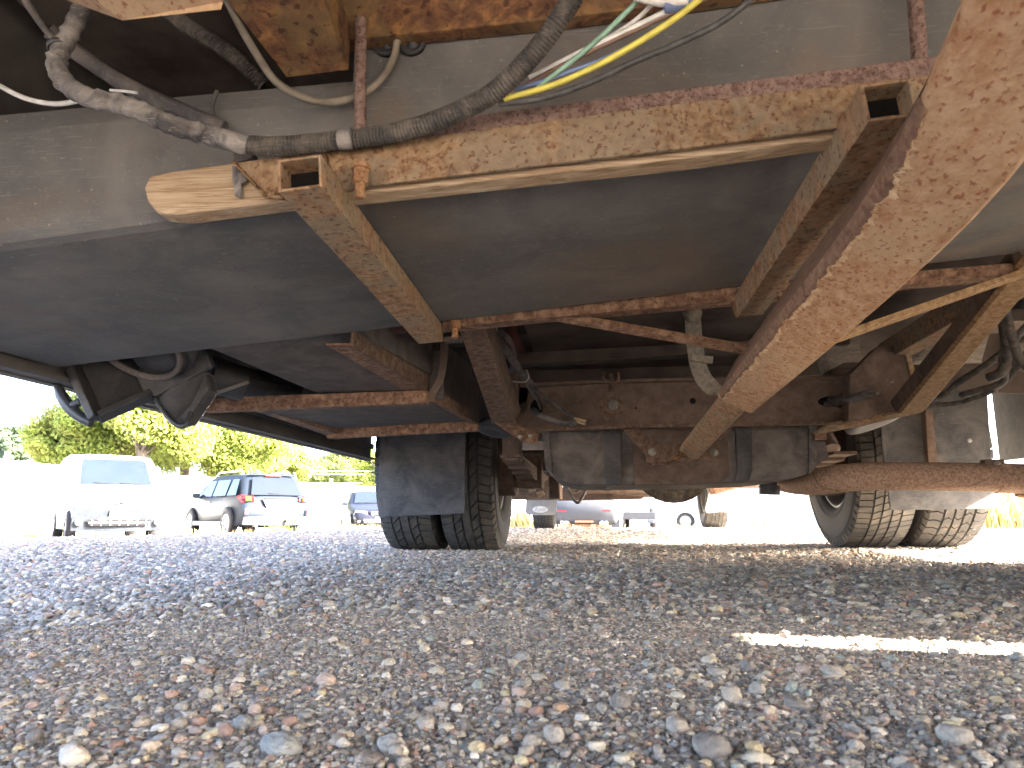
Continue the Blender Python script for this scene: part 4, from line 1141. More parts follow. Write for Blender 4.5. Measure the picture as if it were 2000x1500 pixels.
for k, (a, b) in enumerate(((1000, 948), (1028, 954), (1046, 962))):
    part('bracket', pprism([(a, b), (a + 14, b - 4), (a + 18, b + 4), (a + 6, b + 9)], 3.9, .03), 'rust_tube', .002)
part('cable', MB().tube(path([(1104, 940, 3.8), (1112, 962, 3.8), (1128, 982, 3.8), (1140, 966, 3.8), (1150, 945, 3.8)], 6), .008, 8), 'cable_dark')
part('cable', MB().tube(path([(1112, 938, 3.9), (1116, 952, 3.9), (1128, 960, 3.9), (1133, 948, 3.9), (1122, 938, 3.9)], 6), .006, 8), 'cable_dark')
part('rocker_panel', pprism([(1388, 946), (1452, 934), (1500, 934), (1500, 944), (1450, 952), (1396, 966)], 5.2, .2), 'rust_tray', .01)
part('rocker_panel', pprism([(1452, 930), (1640, 930), (1640, 948), (1452, 952)], 5.6, .3), 'frame_dark', .01)
for k in range(4):
    part('step_slat', pprism([(1508, 939 + k * 3.2), (1580, 938 + k * 3.2), (1580, 939.6 + k * 3.2), (1508, 940.6 + k * 3.2)], 5.0, .02), 'flap_grey')
part('step_bracket', pprism([(1521, 937), (1528, 937), (1527, 950), (1521, 950)], 4.98, .02), 'rust_tube')

# --- mud flaps
lf = part('mud_flap', pprism([(742, 838), (909, 838), (907, 1003), (738, 1010)], 2.56, .007), 'rubber_flap', .002, 'large black mud flap behind the left dual wheels')
rf = part('mud_flap', pprism([(1716, 770), (1928, 758), (1937, 900), (1956, 994), (1739, 996), (1724, 880)], 2.64, .007), 'rubber_flap', .002, 'large black mud flap behind the right dual wheels, its corner in sun')
pprism([(1807, 800), (1822, 800), (1833, 912), (1814, 912)], 2.60, .03).build('flap_bracket', M['frame_dark'], rf, .002)
MB().lathe(at(1894, 860, Y=2.636), (0, -1, 0), [(0, .008), (.002, .006), (.002, .0001)], 10).build('rivet', M['flap_grey'], rf)


def ford_emblem(px, py, Y, wd, parent):
    c = at(px, py, Y=Y)
    hh = wd * .42
    v = [(c.x + wd / 2 * math.cos(t * math.pi / 18), c.y, c.z + hh / 2 * math.sin(t * math.pi / 18)) for t in range(36)]
    MB().prism(v, (0, .004, 0)).build('emblem', M['emblem'], parent)
    cu = bpy.data.curves.new('lettering', 'FONT'); cu.body = 'Ford'; cu.size = wd * .38; cu.shear = .35; cu.align_x = 'CENTER'; cu.align_y = 'CENTER'; cu.extrude = .001; cu.offset = -.0008
    cu.materials.append(M['emblem_ink'])
    o = bpy.data.objects.new('lettering', cu); C.objects.link(o); o.parent = parent
    o.location = Vector((c.x, c.y - .002, c.z)) - Vector(mh.location) - Vector(parent.location) * 0 - (Vector(parent.location) + Vector(mh.location)) * 0
    tot = Vector(mh.location) + Vector(parent.location)
    o.location = Vector((c.x, c.y - .002, c.z)) - tot
    o.rotation_euler = (math.pi / 2, 0, 0)


fl1 = part('mud_flap', pprism([(1027, 965), (1090, 965), (1086, 1002), (1080, 1006), (1031, 1006), (1026, 1001)], 7.1, .008), 'flap_grey', .002, 'grey mud flap with an oval emblem behind the left front wheel')
ford_emblem(1055, 995, 7.09, .150, fl1)
fl2 = part('mud_flap', pprism([(1388, 950), (1437, 948), (1438, 994), (1433, 999), (1380, 1002), (1377, 996)], 7.1, .008), 'flap_grey', .002, 'grey mud flap with an oval emblem behind the right front wheel')
ford_emblem(1407, 991, 7.09, .150, fl2)

# ------------------------------------------------------------------ things beyond the coach
M['paint_white'] = plain('white van paint', (.78, .78, .76), .25, 0, .5, .02, 3, .6)
M['paint_graphite'] = plain('graphite blue paint', (.0085, .012, .018), .5, 0, .08, .05, 3, 0)
M['paint_navy'] = plain('dark navy paint', (.007, .008, .014), .5, 0, .12, .05, 3, .1)
M['paint_silver'] = plain('silver paint', (.03, .032, .037), .5, 0, .15, .04, 3, 0)
M['bumper_van'] = plain('satin van bumper', (.015, .018, .023), .6, 0, .1)
M['trim_grey'] = plain('grey bumper plastic', (.035, .04, .05), .6, 0, .2)
M['trim_black'] = plain('black trim', (.006, .006, .007), .7, 0, .1)
M['glass'] = plain('dark car glass', (.006, .009, .014), .12, 0, .12, .05, 3)
M['windscreen'] = plain('windscreen reflecting sky', (.010, .014, .019), .12, 0, .16, .1, 3)
M['lamp_red'] = plain('red tail lamp', (.22, .008, .01), .3, 0, .2, .05, 20)
M['lamp_clear'] = plain('clear lamp lens', (.10, .105, .11), .2, 0, .3, .1, 40)
M['lamp_amber'] = plain('amber lamp', (.35, .10, .01), .4, 0, .2)
M['plate'] = plain('number plate', (.72, .72, .70), .4, 0, .5, .03)
M['alloy'] = plain('alloy wheel', (.25, .25, .26), .5, 0)
M['car_tyre'] = plain('car tyre', (.012, .012, .014), .9, 0, .3, .2, 60)
M['chrome'] = plain('chrome', (.6, .6, .6), .15, 1)
M['fence_sheet'] = plain('white painted steel sheet', (.80, .80, .78), .5, 0, .4, .04, 2)
M['white_wood'] = plain('white painted post', (.75, .74, .70), .6)
M['blue_tarp'] = plain('blue tarp', (.03, .16, .42), .5)
M['brickred'] = plain('red brown clod', (.30, .10, .07), .9, 0, .2, .4, 30)
M['st_pale'] = plain('pale stone', (.55, .53, .48), .8, 0, .3, .15, 10)
M['wire_far'] = plain('overhead wire', (.55, .55, .52), .5)


def heading(o, brg):
    """local +Y of the thing points along compass bearing brg (degrees clockwise from +Y)"""
    o.rotation_euler = (0, 0, -math.radians(brg))


def lp(mb, name, mat, root, bevel=0, label=None, parent=None):
    """part given in the thing's own frame"""
    return mb.build(name, M[mat], parent or root, bevel, label, shift=Vector((0, 0, 0)))


def body_mesh(prof, hw):
    """side profile [(y,z)] with half width hw(y,z); closed on both sides, crowned across"""
    n = len(prof)
    cols = [-1, -.86, -.45, 0, .45, .86, 1]
    v = []
    for s_ in cols:
        for (y, z) in prof:
            t = 1 - abs(s_)
            cy = y - math.copysign(1, y) * (.10 * (abs(s_)) ** 4) * min(1, abs(y) / 2)
            cz = z - .035 * abs(s_) ** 3 * (1 if z > .6 else 0)
            v.append((s_ * hw(y, z), cy, cz))
    f = []
    for c_ in range(len(cols) - 1):
        for i in range(n):
            j = (i + 1) % n
            f.append((c_ * n + i, c_ * n + j, (c_ + 1) * n + j, (c_ + 1) * n + i))
    f.append(tuple(range(n))); f.append(tuple(range(len(cols) * n - 1, (len(cols) - 1) * n - 1, -1)))
    mb = MB(); mb.add(v, f, True)
    return mb


def car_wheel(root, x, y, r, wd, rim='alloy', spokes=5):
    s_ = 1 if x > 0 else -1
    w_ = bpy.data.objects.new('wheel', None); C.objects.link(w_); w_.parent = root
    c = Vector((x, y, r))
    MB().lathe(c, (1, 0, 0), [(-wd / 2 + .02, r * .66), (-wd / 2, r * .72), (-wd / 2 + .005, r * .93), (-wd / 2 + .03, r), (wd / 2 - .03, r), (wd / 2 - .005, r * .93), (wd / 2, r * .72), (wd / 2 - .02, r * .66)], 36).build('tyre', M['car_tyre'], w_, shift=Vector((0, 0, 0)))
    MB().lathe(c, (s_, 0, 0), [(wd / 2 - .015, r * .68), (wd / 2 - .01, r * .62), (wd / 2 - .06, r * .60), (wd / 2 - .07, .0001)], 28).build('rim', M['trim_grey' if rim == 'alloy' else rim], w_, shift=Vector((0, 0, 0)))
    for k in range(spokes):
        a = 2 * math.pi * k / spokes + .3
        d = Vector((0, math.sin(a), math.cos(a)))
        MB().bar(c + Vector((s_ * (wd / 2 - .03), 0, 0)), c + Vector((s_ * (wd / 2 - .018), 0, 0)) + d * r * .62, r * .22, .02, (s_, 0, 0)).build('spoke', M['alloy' if rim == 'alloy' else rim], w_, shift=Vector((0, 0, 0)))
    MB().lathe(c, (s_, 0, 0), [(wd / 2 - .03, r * .66), (wd / 2 - .008, r * .64), (wd / 2 - .008, r * .585), (wd / 2 - .03, r * .57)], 28, True).build('rim_edge', M['alloy' if rim == 'alloy' else rim], w_, shift=Vector((0, 0, 0)))
    return w_


def place(o, px, D, brg, dz=0):
    d = at(px, 1006, D=1.0) - EYE
    d.z = 0; d.normalize()
    x, y = d.x * D, d.y * D
    o.location = (x, y, float(ground_z(x, y)) + dz)
    heading(o, brg)


def patch(pts, th, nrm):
    return MB().prism(pts, Vector(nrm).normalized() * th)


# --- white van, nose towards us
van = empty('parked_van', (0, 0, 0), 'white panel van parked nose on by the fence, blue tinted windscreen', 'van')
def van_hw(y, z):
    t = max(0, (z - .95) / .9)
    return (.85 - .10 * t ** 1.3) * (1 - .10 * sstep(1.2, 2.25, y)) - (.03 if z < .4 else 0)
prof = [(2.08, .24), (2.20, .36), (2.22, .60), (2.16, .80), (2.02, .96), (1.62, 1.10), (1.40, 1.16), (1.05, 1.46), (.72, 1.70), (.45, 1.80), (0, 1.85), (-1.2, 1.86), (-2.0, 1.82), (-2.16, 1.6), (-2.2, .9), (-2.18, .3), (-1.9, .24)]
lp(body_mesh(prof, van_hw), 'body', 'paint_white', van)
lp(patch([(-.66, 1.47, 1.145), (.66, 1.47, 1.145), (.60, .83, 1.655), (.54, .76, 1.70), (-.54, .76, 1.70), (-.60, .83, 1.655)], .012, (0, .62, .79)), 'windscreen', 'windscreen', van)
lp(patch([(-.80, 2.12, .24), (-.80, 2.20, .70), (-.3, 2.215, .66), (.3, 2.215, .66), (.80, 2.20, .70), (.80, 2.12, .24), (.3, 2.19, .22), (-.3, 2.19, .22)], .03, (0, 1, 0)), 'bumper', 'bumper_van', van, .01)
gr = lp(patch([(-.56, 2.24, .45), (.56, 2.24, .45), (.50, 2.235, .335), (-.50, 2.235, .335)], .014, (0, 1, 0)), 'lower_grille', 'trim_black', van)
lp(MB().box((0, 2.262, .395), (1.04, .01, .014)), 'bar', 'alloy', van, 0, None, gr)
for k in range(-3, 4): lp(MB().box((k * .155, 2.262, .395), (.012, .008, .11)), 'bar', 'alloy', van, 0, None, gr)
for s_ in (-1, 1):
    lp(MB().lathe((s_ * .68, 2.20, .40), (0, 1, 0), [(0, .07), (.035, .062), (.04, .0001)], 20), 'fog_lamp', 'lamp_clear', van)
    lp(patch([(s_ * .40, 2.18, .72), (s_ * .76, 2.10, .74), (s_ * .80, 1.98, .92), (s_ * .62, 2.03, .93)], .025, (0, 1, .2)), 'headlight', 'lamp_clear', van)
    lp(MB().box((s_ * .95, 1.28, 1.20), (.17, .10, .20)).box((s_ * .86, 1.28, 1.12), (.12, .05, .05)), 'mirror', 'trim_grey', van, .03)
    sg = lp(patch([(s_ * .835, 1.25, 1.16), (s_ * .835, .35, 1.14), (s_ * .785, .35, 1.60), (s_ * .785, .72, 1.58)], .012, (s_, 0, .1)), 'side_window', 'glass', van)
    for k in range(3): lp(MB().box((s_ * (.36 + .02 * k), 2.155, .80 + .03 * k), (.09, .03, .012)), 'vent_slat', 'trim_grey', van)
ug = lp(patch([(-.21, 2.17, .86), (.21, 2.17, .86), (.15, 2.19, .72), (-.15, 2.19, .72)], .02, (0, 1, .1)), 'upper_grille', 'trim_black', van)
for k in range(3):
    for q in (-1, 1): lp(MB().box((q * .135, 2.20, .755 + k * .04), (.10, .01, .012)), 'bar', 'alloy', van, 0, None, ug)
lp(MB().lathe((0, 2.20, .79), (0, 1, .1), [(0, .075), (.012, .075), (.012, .055), (0, .055)], 28, True), 'emblem_ring', 'chrome', van)
lp(MB().box((0, 2.215, .79), (.17, .012, .032)), 'emblem_bar', 'chrome', van)
lp(MB().box((.02, 2.27, .56), (.31, .012, .16)), 'number_plate', 'plate', van, .004)
for (x0, x1) in ((-.52, -.06), (-.02, .42)): lp(MB().bar((x0, 1.50, 1.15), (x1, 1.47, 1.19), .012, .012), 'wiper', 'trim_black', van)
for x in (-.74, .74):
    for y in (1.42, -1.30): car_wheel(van, x, y, .315, .19, 'trim_grey', 6)
place(van, 203, 18.4, 137.5)

# --- graphite estate car seen from behind
wag = empty('parked_car', (0, 0, 0), 'graphite estate car seen from its rear left corner, red tail lamps and roof rails', 'car', 'cars parked by the white fence')
def wag_hw(y, z):
    t = max(0, (z - .95) / .62)
    return (.91 - .20 * t ** 1.2) * (1 - .10 * sstep(1.5, 2.4, abs(y)) * (1 if y > 0 else .6)) - (.04 if z < .4 else 0)
prof = [(-2.32, .34), (-2.40, .46), (-2.42, .68), (-2.34, .78), (-2.32, .96), (-2.24, 1.02), (-2.08, 1.30), (-1.95, 1.52), (-1.80, 1.58), (-.8, 1.62), (0, 1.61), (.40, 1.53), (.75, 1.30), (1.05, 1.08), (1.7, 1.0), (2.2, .88), (2.38, .66), (2.36, .34), (1.9, .26), (-1.9, .28)]
lp(body_mesh(prof, wag_hw), 'body', 'paint_graphite', wag)
rg = lp(patch([(-.66, -2.27, 1.04), (.66, -2.27, 1.04), (.55, -2.02, 1.47), (-.55, -2.02, 1.47)], .014, (0, -.87, .5)), 'rear_window', 'glass', wag)
for k, x in enumerate((-.40, -.345, -.295, -.245, -.20)): lp(patch([(x - .02, -2.055, 1.385), (x + .02, -2.055, 1.385), (x + .02, -2.035, 1.42), (x - .02, -2.035, 1.42)], .022, (0, -.87, .5)), 'decal', 'plate', wag, 0, None, rg)
lp(MB().bar((-.22, -2.275, 1.09), (.34, -2.26, 1.075), .014, .014), 'wiper', 'trim_black', wag)
lp(patch([(-.60, -1.98, 1.54), (.60, -1.98, 1.54), (.56, -1.80, 1.59), (-.56, -1.80, 1.59)], .03, (0, -.3, 1)), 'spoiler', 'paint_graphite', wag, .01)
lp(MB().box((0, -2.00, 1.545), (.42, .03, .025)), 'brake_light', 'lamp_red', wag)
lp(patch([(-.40, -2.36, .95), (.36, -2.36, .95), (.27, -2.40, .73), (-.30, -2.40, .73)], .02, (0, -1, 0)), 'plate_recess', 'trim_grey', wag)
lp(MB().box((-.02, -2.425, .83), (.31, .012, .15)), 'number_plate', 'plate', wag)
lp(MB().box((-.02, -2.395, .955), (.70, .03, .02)), 'chrome_strip', 'trim_black', wag)
lp(patch([(-.88, -2.36, .32), (-.88, -2.42, .50), (-.3, -2.46, .53), (.3, -2.46, .53), (.88, -2.42, .50), (.88, -2.36, .32), (.4, -2.42, .30), (-.4, -2.42, .30)], .03, (0, -1, 0)), 'bumper', 'trim_grey', wag, .01)
for s_ in (-1, 1):
    lp(patch([(s_ * .56, -2.33, .90), (s_ * .60, -2.29, 1.02), (s_ * .87, -2.10, 1.04), (s_ * .91, -2.0, 1.0), (s_ * .86, -2.22, .86)], .03, (s_ * .4, -1, 0)), 'tail_lamp', 'lamp_red', wag, .005)
    lp(patch([(s_ * .66, -2.345, .91), (s_ * .68, -2.32, 1.0), (s_ * .78, -2.25, 1.0), (s_ * .78, -2.28, .90)], .045, (s_ * .4, -1, 0)), 'indicator', 'lamp_amber', wag, .003)
    lp(MB().box((s_ * .80, -2.43, .64), (.08, .03, .15)), 'reflector', 'lamp_red', wag, .005)
    for (y0, y1, a, b) in ((-1.85, -1.25, -1.72, -1.30), (-1.15, -.25, -1.13, -.25), (-.15, .78, -.15, .32)):
        lp(patch([(s_ * .872, y0, 1.04), (s_ * .872, y1, 1.04), (s_ * .735, b, 1.45), (s_ * .735, a, 1.45)], .012, (s_, 0, .3)), 'side_window', 'glass', wag)
    lp(MB().tube([(s_ * .62, -1.6, 1.60), (s_ * .62, -1.5, 1.67), (s_ * .62, .1, 1.68), (s_ * .62, .25, 1.60)], .022, 8), 'roof_rail', 'alloy', wag)
    lp(MB().box((s_ * 1.0, .72, 1.08), (.20, .12, .14)).box((s_ * .9, .75, 1.03), (.12, .05, .05)), 'mirror', 'paint_graphite', wag, .03)
    lp(MB().box((s_ * .885, .1, .33), (.05, 2.2, .12)), 'sill', 'trim_grey', wag, .01)
    for y in (-.15, .85): lp(MB().box((s_ * .905, y, .88), (.03, .16, .03)), 'door_handle', 'paint_graphite', wag, .005)
    for y in (-1.35, 1.39): lp(MB().lathe((s_ * .84, y, .36), (s_, 0, 0), [(0, .40), (.045, .40), (.045, .0001)], 28), 'wheel_arch', 'trim_black', wag)
lp(MB().box((.18, -2.50, .40), (.05, .10, .05)), 'tow_bar', 'trim_black', wag); lp(MB().box((.22, -2.56, .38), (.10, .02, .13)), 'tow_tag', 'lamp_amber', wag)
lp(MB().cyl((-.55, -2.0, .30), (-.55, -2.42, .30), .04, 12), 'exhaust', 'chrome', wag)
lp(MB().box((0, -1.5, .30), (1.3, 1.4, .12)), 'underbody', 'trim_black', wag, .03)
for x in (-.80, .80):
    for y in (-1.35, 1.39): car_wheel(wag, x, y, .35, .23)
place(wag, 470, 21.5, -48)

# --- dark saloon half hidden by the flap
sal = empty('parked_car', (0, 0, 0), 'dark navy saloon facing us, half hidden behind the left mud flap', 'car', 'cars parked by the white fence')
def sal_hw(y, z):
    t = max(0, (z - .85) / .55)
    return (.89 - .26 * t ** 1.1) * (1 - .12 * sstep(1.5, 2.35, y)) - (.04 if z < .35 else 0)
prof = [(2.18, .20), (2.28, .32), (2.30, .55), (2.20, .68), (1.9, .78), (1.0, .93), (.75, 1.0), (.15, 1.36), (-.1, 1.42), (-.9, 1.42), (-1.5, 1.12), (-1.7, 1.02), (-2.15, .98), (-2.25, .6), (-2.2, .25)]
lp(body_mesh(prof, sal_hw), 'body', 'paint_navy', sal)
lp(patch([(-.66, .84, .98), (.66, .84, .98), (.54, .20, 1.345), (-.54, .20, 1.345)], .012, (0, .5, .86)), 'windscreen', 'windscreen', sal)
ag = lp(patch([(-.36, 2.25, .70), (.36, 2.25, .70), (.30, 2.29, .56), (-.30, 2.29, .56)], .02, (0, 1, 0)), 'grille', 'trim_black', sal)
for k in range(3): lp(MB().box((0, 2.31, .59 + k * .04), (.60, .01, .01)), 'bar', 'alloy', sal, 0, None, ag)
for k in range(4): lp(MB().lathe((-.096 + k * .064, 2.32, .635), (0, 1, 0), [(0, .044), (.010, .044), (.010, .034), (0, .034)], 20, True), 'emblem_ring', 'chrome', sal)
lp(MB().box((0, 2.36, .43), (.32, .012, .15)), 'number_plate', 'plate', sal)
lp(patch([(-.5, 2.30, .34), (-.56, 2.31, .42), (.56, 2.31, .42), (.5, 2.30, .34)], .02, (0, 1, 0)), 'lower_grille', 'trim_grey', sal)
for z_ in (.335, .43): lp(MB().box((0, 2.335, z_), (1.05, .012, .012)), 'trim', 'alloy', sal)
for s_ in (-1, 1):
    lp(patch([(s_ * .40, 2.24, .58), (s_ * .42, 2.20, .70), (s_ * .78, 2.02, .72), (s_ * .82, 2.05, .60)], .03, (0, 1, .1)), 'headlight', 'lamp_clear', sal, .005)
    lp(MB().lathe((s_ * .68, 2.18, .36), (0, 1, 0), [(0, .05), (.06, .05), (.06, .0001)], 16), 'fog_lamp', 'lamp_clear', sal)
    lp(MB().box((s_ * .97, .65, .96), (.20, .10, .12)), 'mirror', 'paint_navy', sal, .03)
for (x0, x1) in ((-.55, -.05), (.0, .5)): lp(MB().bar((x0, .86, .985), (x1, .83, 1.0), .012, .012), 'wiper', 'trim_black', sal)
for x in (-.76, .76):
    for y in (1.40, -1.35): car_wheel(sal, x, y, .32, .22)
place(sal, 722, 26.5, 154)

# --- silver car under the coach, seen from behind
scr = empty('parked_car', (0, 0, 0), 'silver car seen from behind beneath the coach, four round tailpipes', 'car')
prof = [(-2.15, .34), (-2.26, .42), (-2.28, .72), (-2.20, .95), (-2.0, 1.0), (-1.6, 1.35), (-1.0, 1.4), (.1, 1.36), (.8, .98), (2.0, .8), (2.2, .5), (2.1, .2), (-1.9, .28)]
lp(body_mesh(prof, sal_hw), 'body', 'paint_silver', scr)
for s_ in (-1, 1):
    for q in (0, .11): lp(MB().lathe((s_ * .60 - s_ * q, -2.22, .34), (0, -1, 0), [(0, .050), (.10, .052), (.10, .036), (0, .034)], 18, True), 'tailpipe', 'chrome', scr)
    lp(MB().cyl((s_ * .52, -2.15, .27), (s_ * .50, -1.5, .27), .12, 16), 'silencer', 'rust_tray', scr)
    lp(MB().box((s_ * .62, -2.29, .66), (.24, .02, .035)), 'reflector', 'lamp_red', scr)
    lp(patch([(s_ * .70, -1.95, .10), (s_ * .94, -1.95, .10), (s_ * .94, -1.93, .42), (s_ * .70, -1.93, .42)], .02, (0, -1, 0)), 'splash_guard', 'paint_silver', scr)
lp(MB().box((0, -2.25, .37), (.5, .03, .04)), 'tow_hook', 'rust_tube', scr)
lp(MB().cyl((-.4, -1.9, .26), (.4, -1.9, .26), .07, 12), 'rear_beam', 'rust_tray', scr)
for x in (-.80, .80):
    for y in (-1.30, 1.40): car_wheel(scr, x, y, .34, .22)
place(scr, 1163, 22.5, 8.0)

# --- white flat trailer beside it and a small trailer further right
tr = empty('trailer', (0, 0, 0), 'low white trailer frame with one pale wheel right of the silver car', 'trailer')
lp(MB().box((0, 0, .52), (1.2, 2.2, .22)), 'deck', 'paint_silver', tr, .02); lp(MB().box((.45, -.9, .36), (.2, .5, .12)), 'mudguard', 'trim_grey', tr, .02)
car_wheel(tr, .52, -.45, .38, .2, 'alloy', 5)
place(tr, 1242, 23.5, 4.0)
t2 = empty('trailer', (0, 0, 0), 'small trailer with a white holed steel wheel and round mudguard', 'trailer')
lp(MB().box((.9, .3, .56), (1.6, 1.6, .14)), 'deck', 'paint_white', t2, .02)
wv = car_wheel(t2, 0, -.7, .34, .2, 'plate', 0)
def turn(o):
    o.rotation_euler = (0, 0, -math.pi / 2)
turn(wv); wv.location = (.55, -.70, 0)
mg = MB(); gp_ = []
pts = [(.24 + .44 * math.cos(a) * -1, -.92, .36 + .42 * math.sin(a)) for a in np.linspace(-.1, math.pi + .1, 14)]
v = []; 
for (x, y, z) in pts: v += [(x - .40 + .0, y, z), (x - .40, y + .24, z)]
mg.add(v, [(2 * i, 2 * i + 1, 2 * i + 3, 2 * i + 2) for i in range(13)], True)
mo = lp(mg, 'mudguard', 'paint_white', t2); sm = mo.modifiers.new('solid', 'SOLIDIFY'); sm.thickness = .01
place(t2, 1342, 29, 0)
bt = MB().box((0, 0, .06), (.45, .8, .10)).build('blue_tarp', M['blue_tarp'], None, .03)
tag(bt, 'small folded blue tarp lying beyond the right front wheel', 'tarp'); place(bt, 1424, 20, 0, .16)

# --- white sheet fence all round the lot
def fence(name, pts, label, height_px=None, panel=2.2, ribs=True):
    root = empty(name, tuple(pts[0][0]), label, 'fence')
    off = -Vector(pts[0][0])
    for (p0, t0), (p1, t1) in zip(pts, pts[1:]):
        p0 = Vector(p0); p1 = Vector(p1); L = (p1 - p0).length; n = max(1, round(L / panel))
        d = (p1 - p0).normalized(); nr = Vector((-d.y, d.x, 0))
        for k in range(n):
            a = p0 + d * (L * k / n + .015); b = p0 + d * (L * (k + 1) / n - .015)
            za, zb_ = t0 + (t1 - t0) * k / n, t0 + (t1 - t0) * (k + 1) / n
            ga, gb = float(ground_z(a.x, a.y)) + .02, float(ground_z(b.x, b.y)) + .02
            mb = MB(); m_ = 12; vv = []
            for i in range(m_ + 1):
                q = a.lerp(b, i / m_); zt = za + (zb_ - za) * i / m_; zg = ga + (gb - ga) * i / m_
                o_ = nr * (.018 if i % 2 else -.0)
                vv += [(q.x + o_.x, q.y + o_.y, zg), (q.x + o_.x, q.y + o_.y, zt)]
            mb.add(vv, [(2 * i, 2 * i + 2, 2 * i + 3, 2 * i + 1) for i in range(m_)])
            o = mb.build('panel', M['fence_sheet'], root)
            sol = o.modifiers.new('solid', 'SOLIDIFY'); sol.thickness = .004
            if k % 2 == 0:
                mb = MB(); mb.box((a.x + nr.x * .06, a.y + nr.y * .06, (ga + za) / 2 + .10), (.09, .09, za - ga + .35)); mb.build('post', M['white_wood'], root)
        mb = MB(); mb.bar(p0 + Vector((0, 0, t0 - p0.z + .01)), p1 + Vector((0, 0, t1 - p1.z + .01)), .06, .04); mb.build('rail', M['fence_sheet'], root)
    return root


def gpt(px, D):
    d = at(px, 1006, D=1.0) - EYE; d.z = 0; d.normalize()
    return Vector((d.x * D, d.y * D, 0))


def topz(py, D, px):
    k = D / math.cos(math.atan((px - 1000) / FPX)) if False else D
    return CAMH + (1006 - py) / FPX * D * math.cos(math.atan((px - 1000) / FPX))


fence('sheet_fence', [(gpt(-700, 26), 1.9), (gpt(0, 25), topz(903, 25, 0)), (gpt(300, 27), topz(930, 27, 300)), (gpt(760, 37), topz(955, 37, 760)), (gpt(1150, 42), 1.7)],
      'long white sheet steel fence behind the van and the parked cars')
fence('sheet_fence', [(gpt(1152, 42), 1.7), (gpt(1500, 36), 2.3), (gpt(2050, 30), 2.4), (gpt(2700, 27), 2.4)], 'white sheet steel fence behind the wooden posts on the right')

for (a, b, D, lb) in ((1474, 1040, 14.5, 'weathered wooden post left of the other, between the wheels on the right'), (1583, 1034, 16.5, 'weathered wooden post standing just left of the right dual wheels')):
    p = gpt(a, D); g_ = float(ground_z(p.x, p.y))
    o = MB().bar((p.x, p.y, g_ - .05), (p.x - .03, p.y, 1.5), .10, .10, (0, 1, 0)).build('wooden_post', M['post'], None, .008)
    tag(o, lb, 'post', 'wooden posts on the right')

# --- trees
def leaf_mat(name, cols, trans=.35):
    m, n, l, b = newmat(name)
    co = coord(n, l)
    a = nz(n, l, co, .9, 3); c2 = nz(n, l, co, 9, 3)
    ad = n.new('ShaderNodeMath'); ad.operation = 'ADD'; l.new(a.outputs['Fac'], ad.inputs[0]); l.new(c2.outputs['Fac'], ad.inputs[1])
    hf = n.new('ShaderNodeMath'); hf.operation = 'MULTIPLY'; hf.inputs[1].default_value = .5; l.new(ad.outputs[0], hf.inputs[0])
    r = ramp(n, [(.38, cols[0]), (.5, cols[1]), (.62, cols[2])]); l.new(hf.outputs[0], r.inputs[0])
    l.new(r.outputs[0], b.inputs['Base Color']); b.inputs['Roughness'].default_value = .6; b.inputs['Specular IOR Level'].default_value = .2
    tb = n.new('ShaderNodeBsdfTranslucent'); l.new(r.outputs[0], tb.inputs['Color'])
    mx = n.new('ShaderNodeMixShader'); mx.inputs[0].default_value = trans
    l.new(b.outputs[0], mx.inputs[1]); l.new(tb.outputs[0], mx.inputs[2])
    l.new(mx.outputs[0], n['Material Output'].inputs['Surface'])
    return m


M['leaf_gold'] = leaf_mat('yellow green autumn leaves', [(.15, .20, .04), (.20, .25, .055), (.25, .25, .07)], .5)
M['leaf_green'] = leaf_mat('green leaves', [(.09, .13, .04), (.12, .16, .045), (.17, .19, .06)], .5)
M['leaf_blue'] = leaf_mat('blue green leaves', [(.035, .06, .035), (.05, .08, .045), (.075, .10, .05)])
M['bark'] = plain('grey bark', (.12, .10, .08), .9, 0, .2, .3, 15)


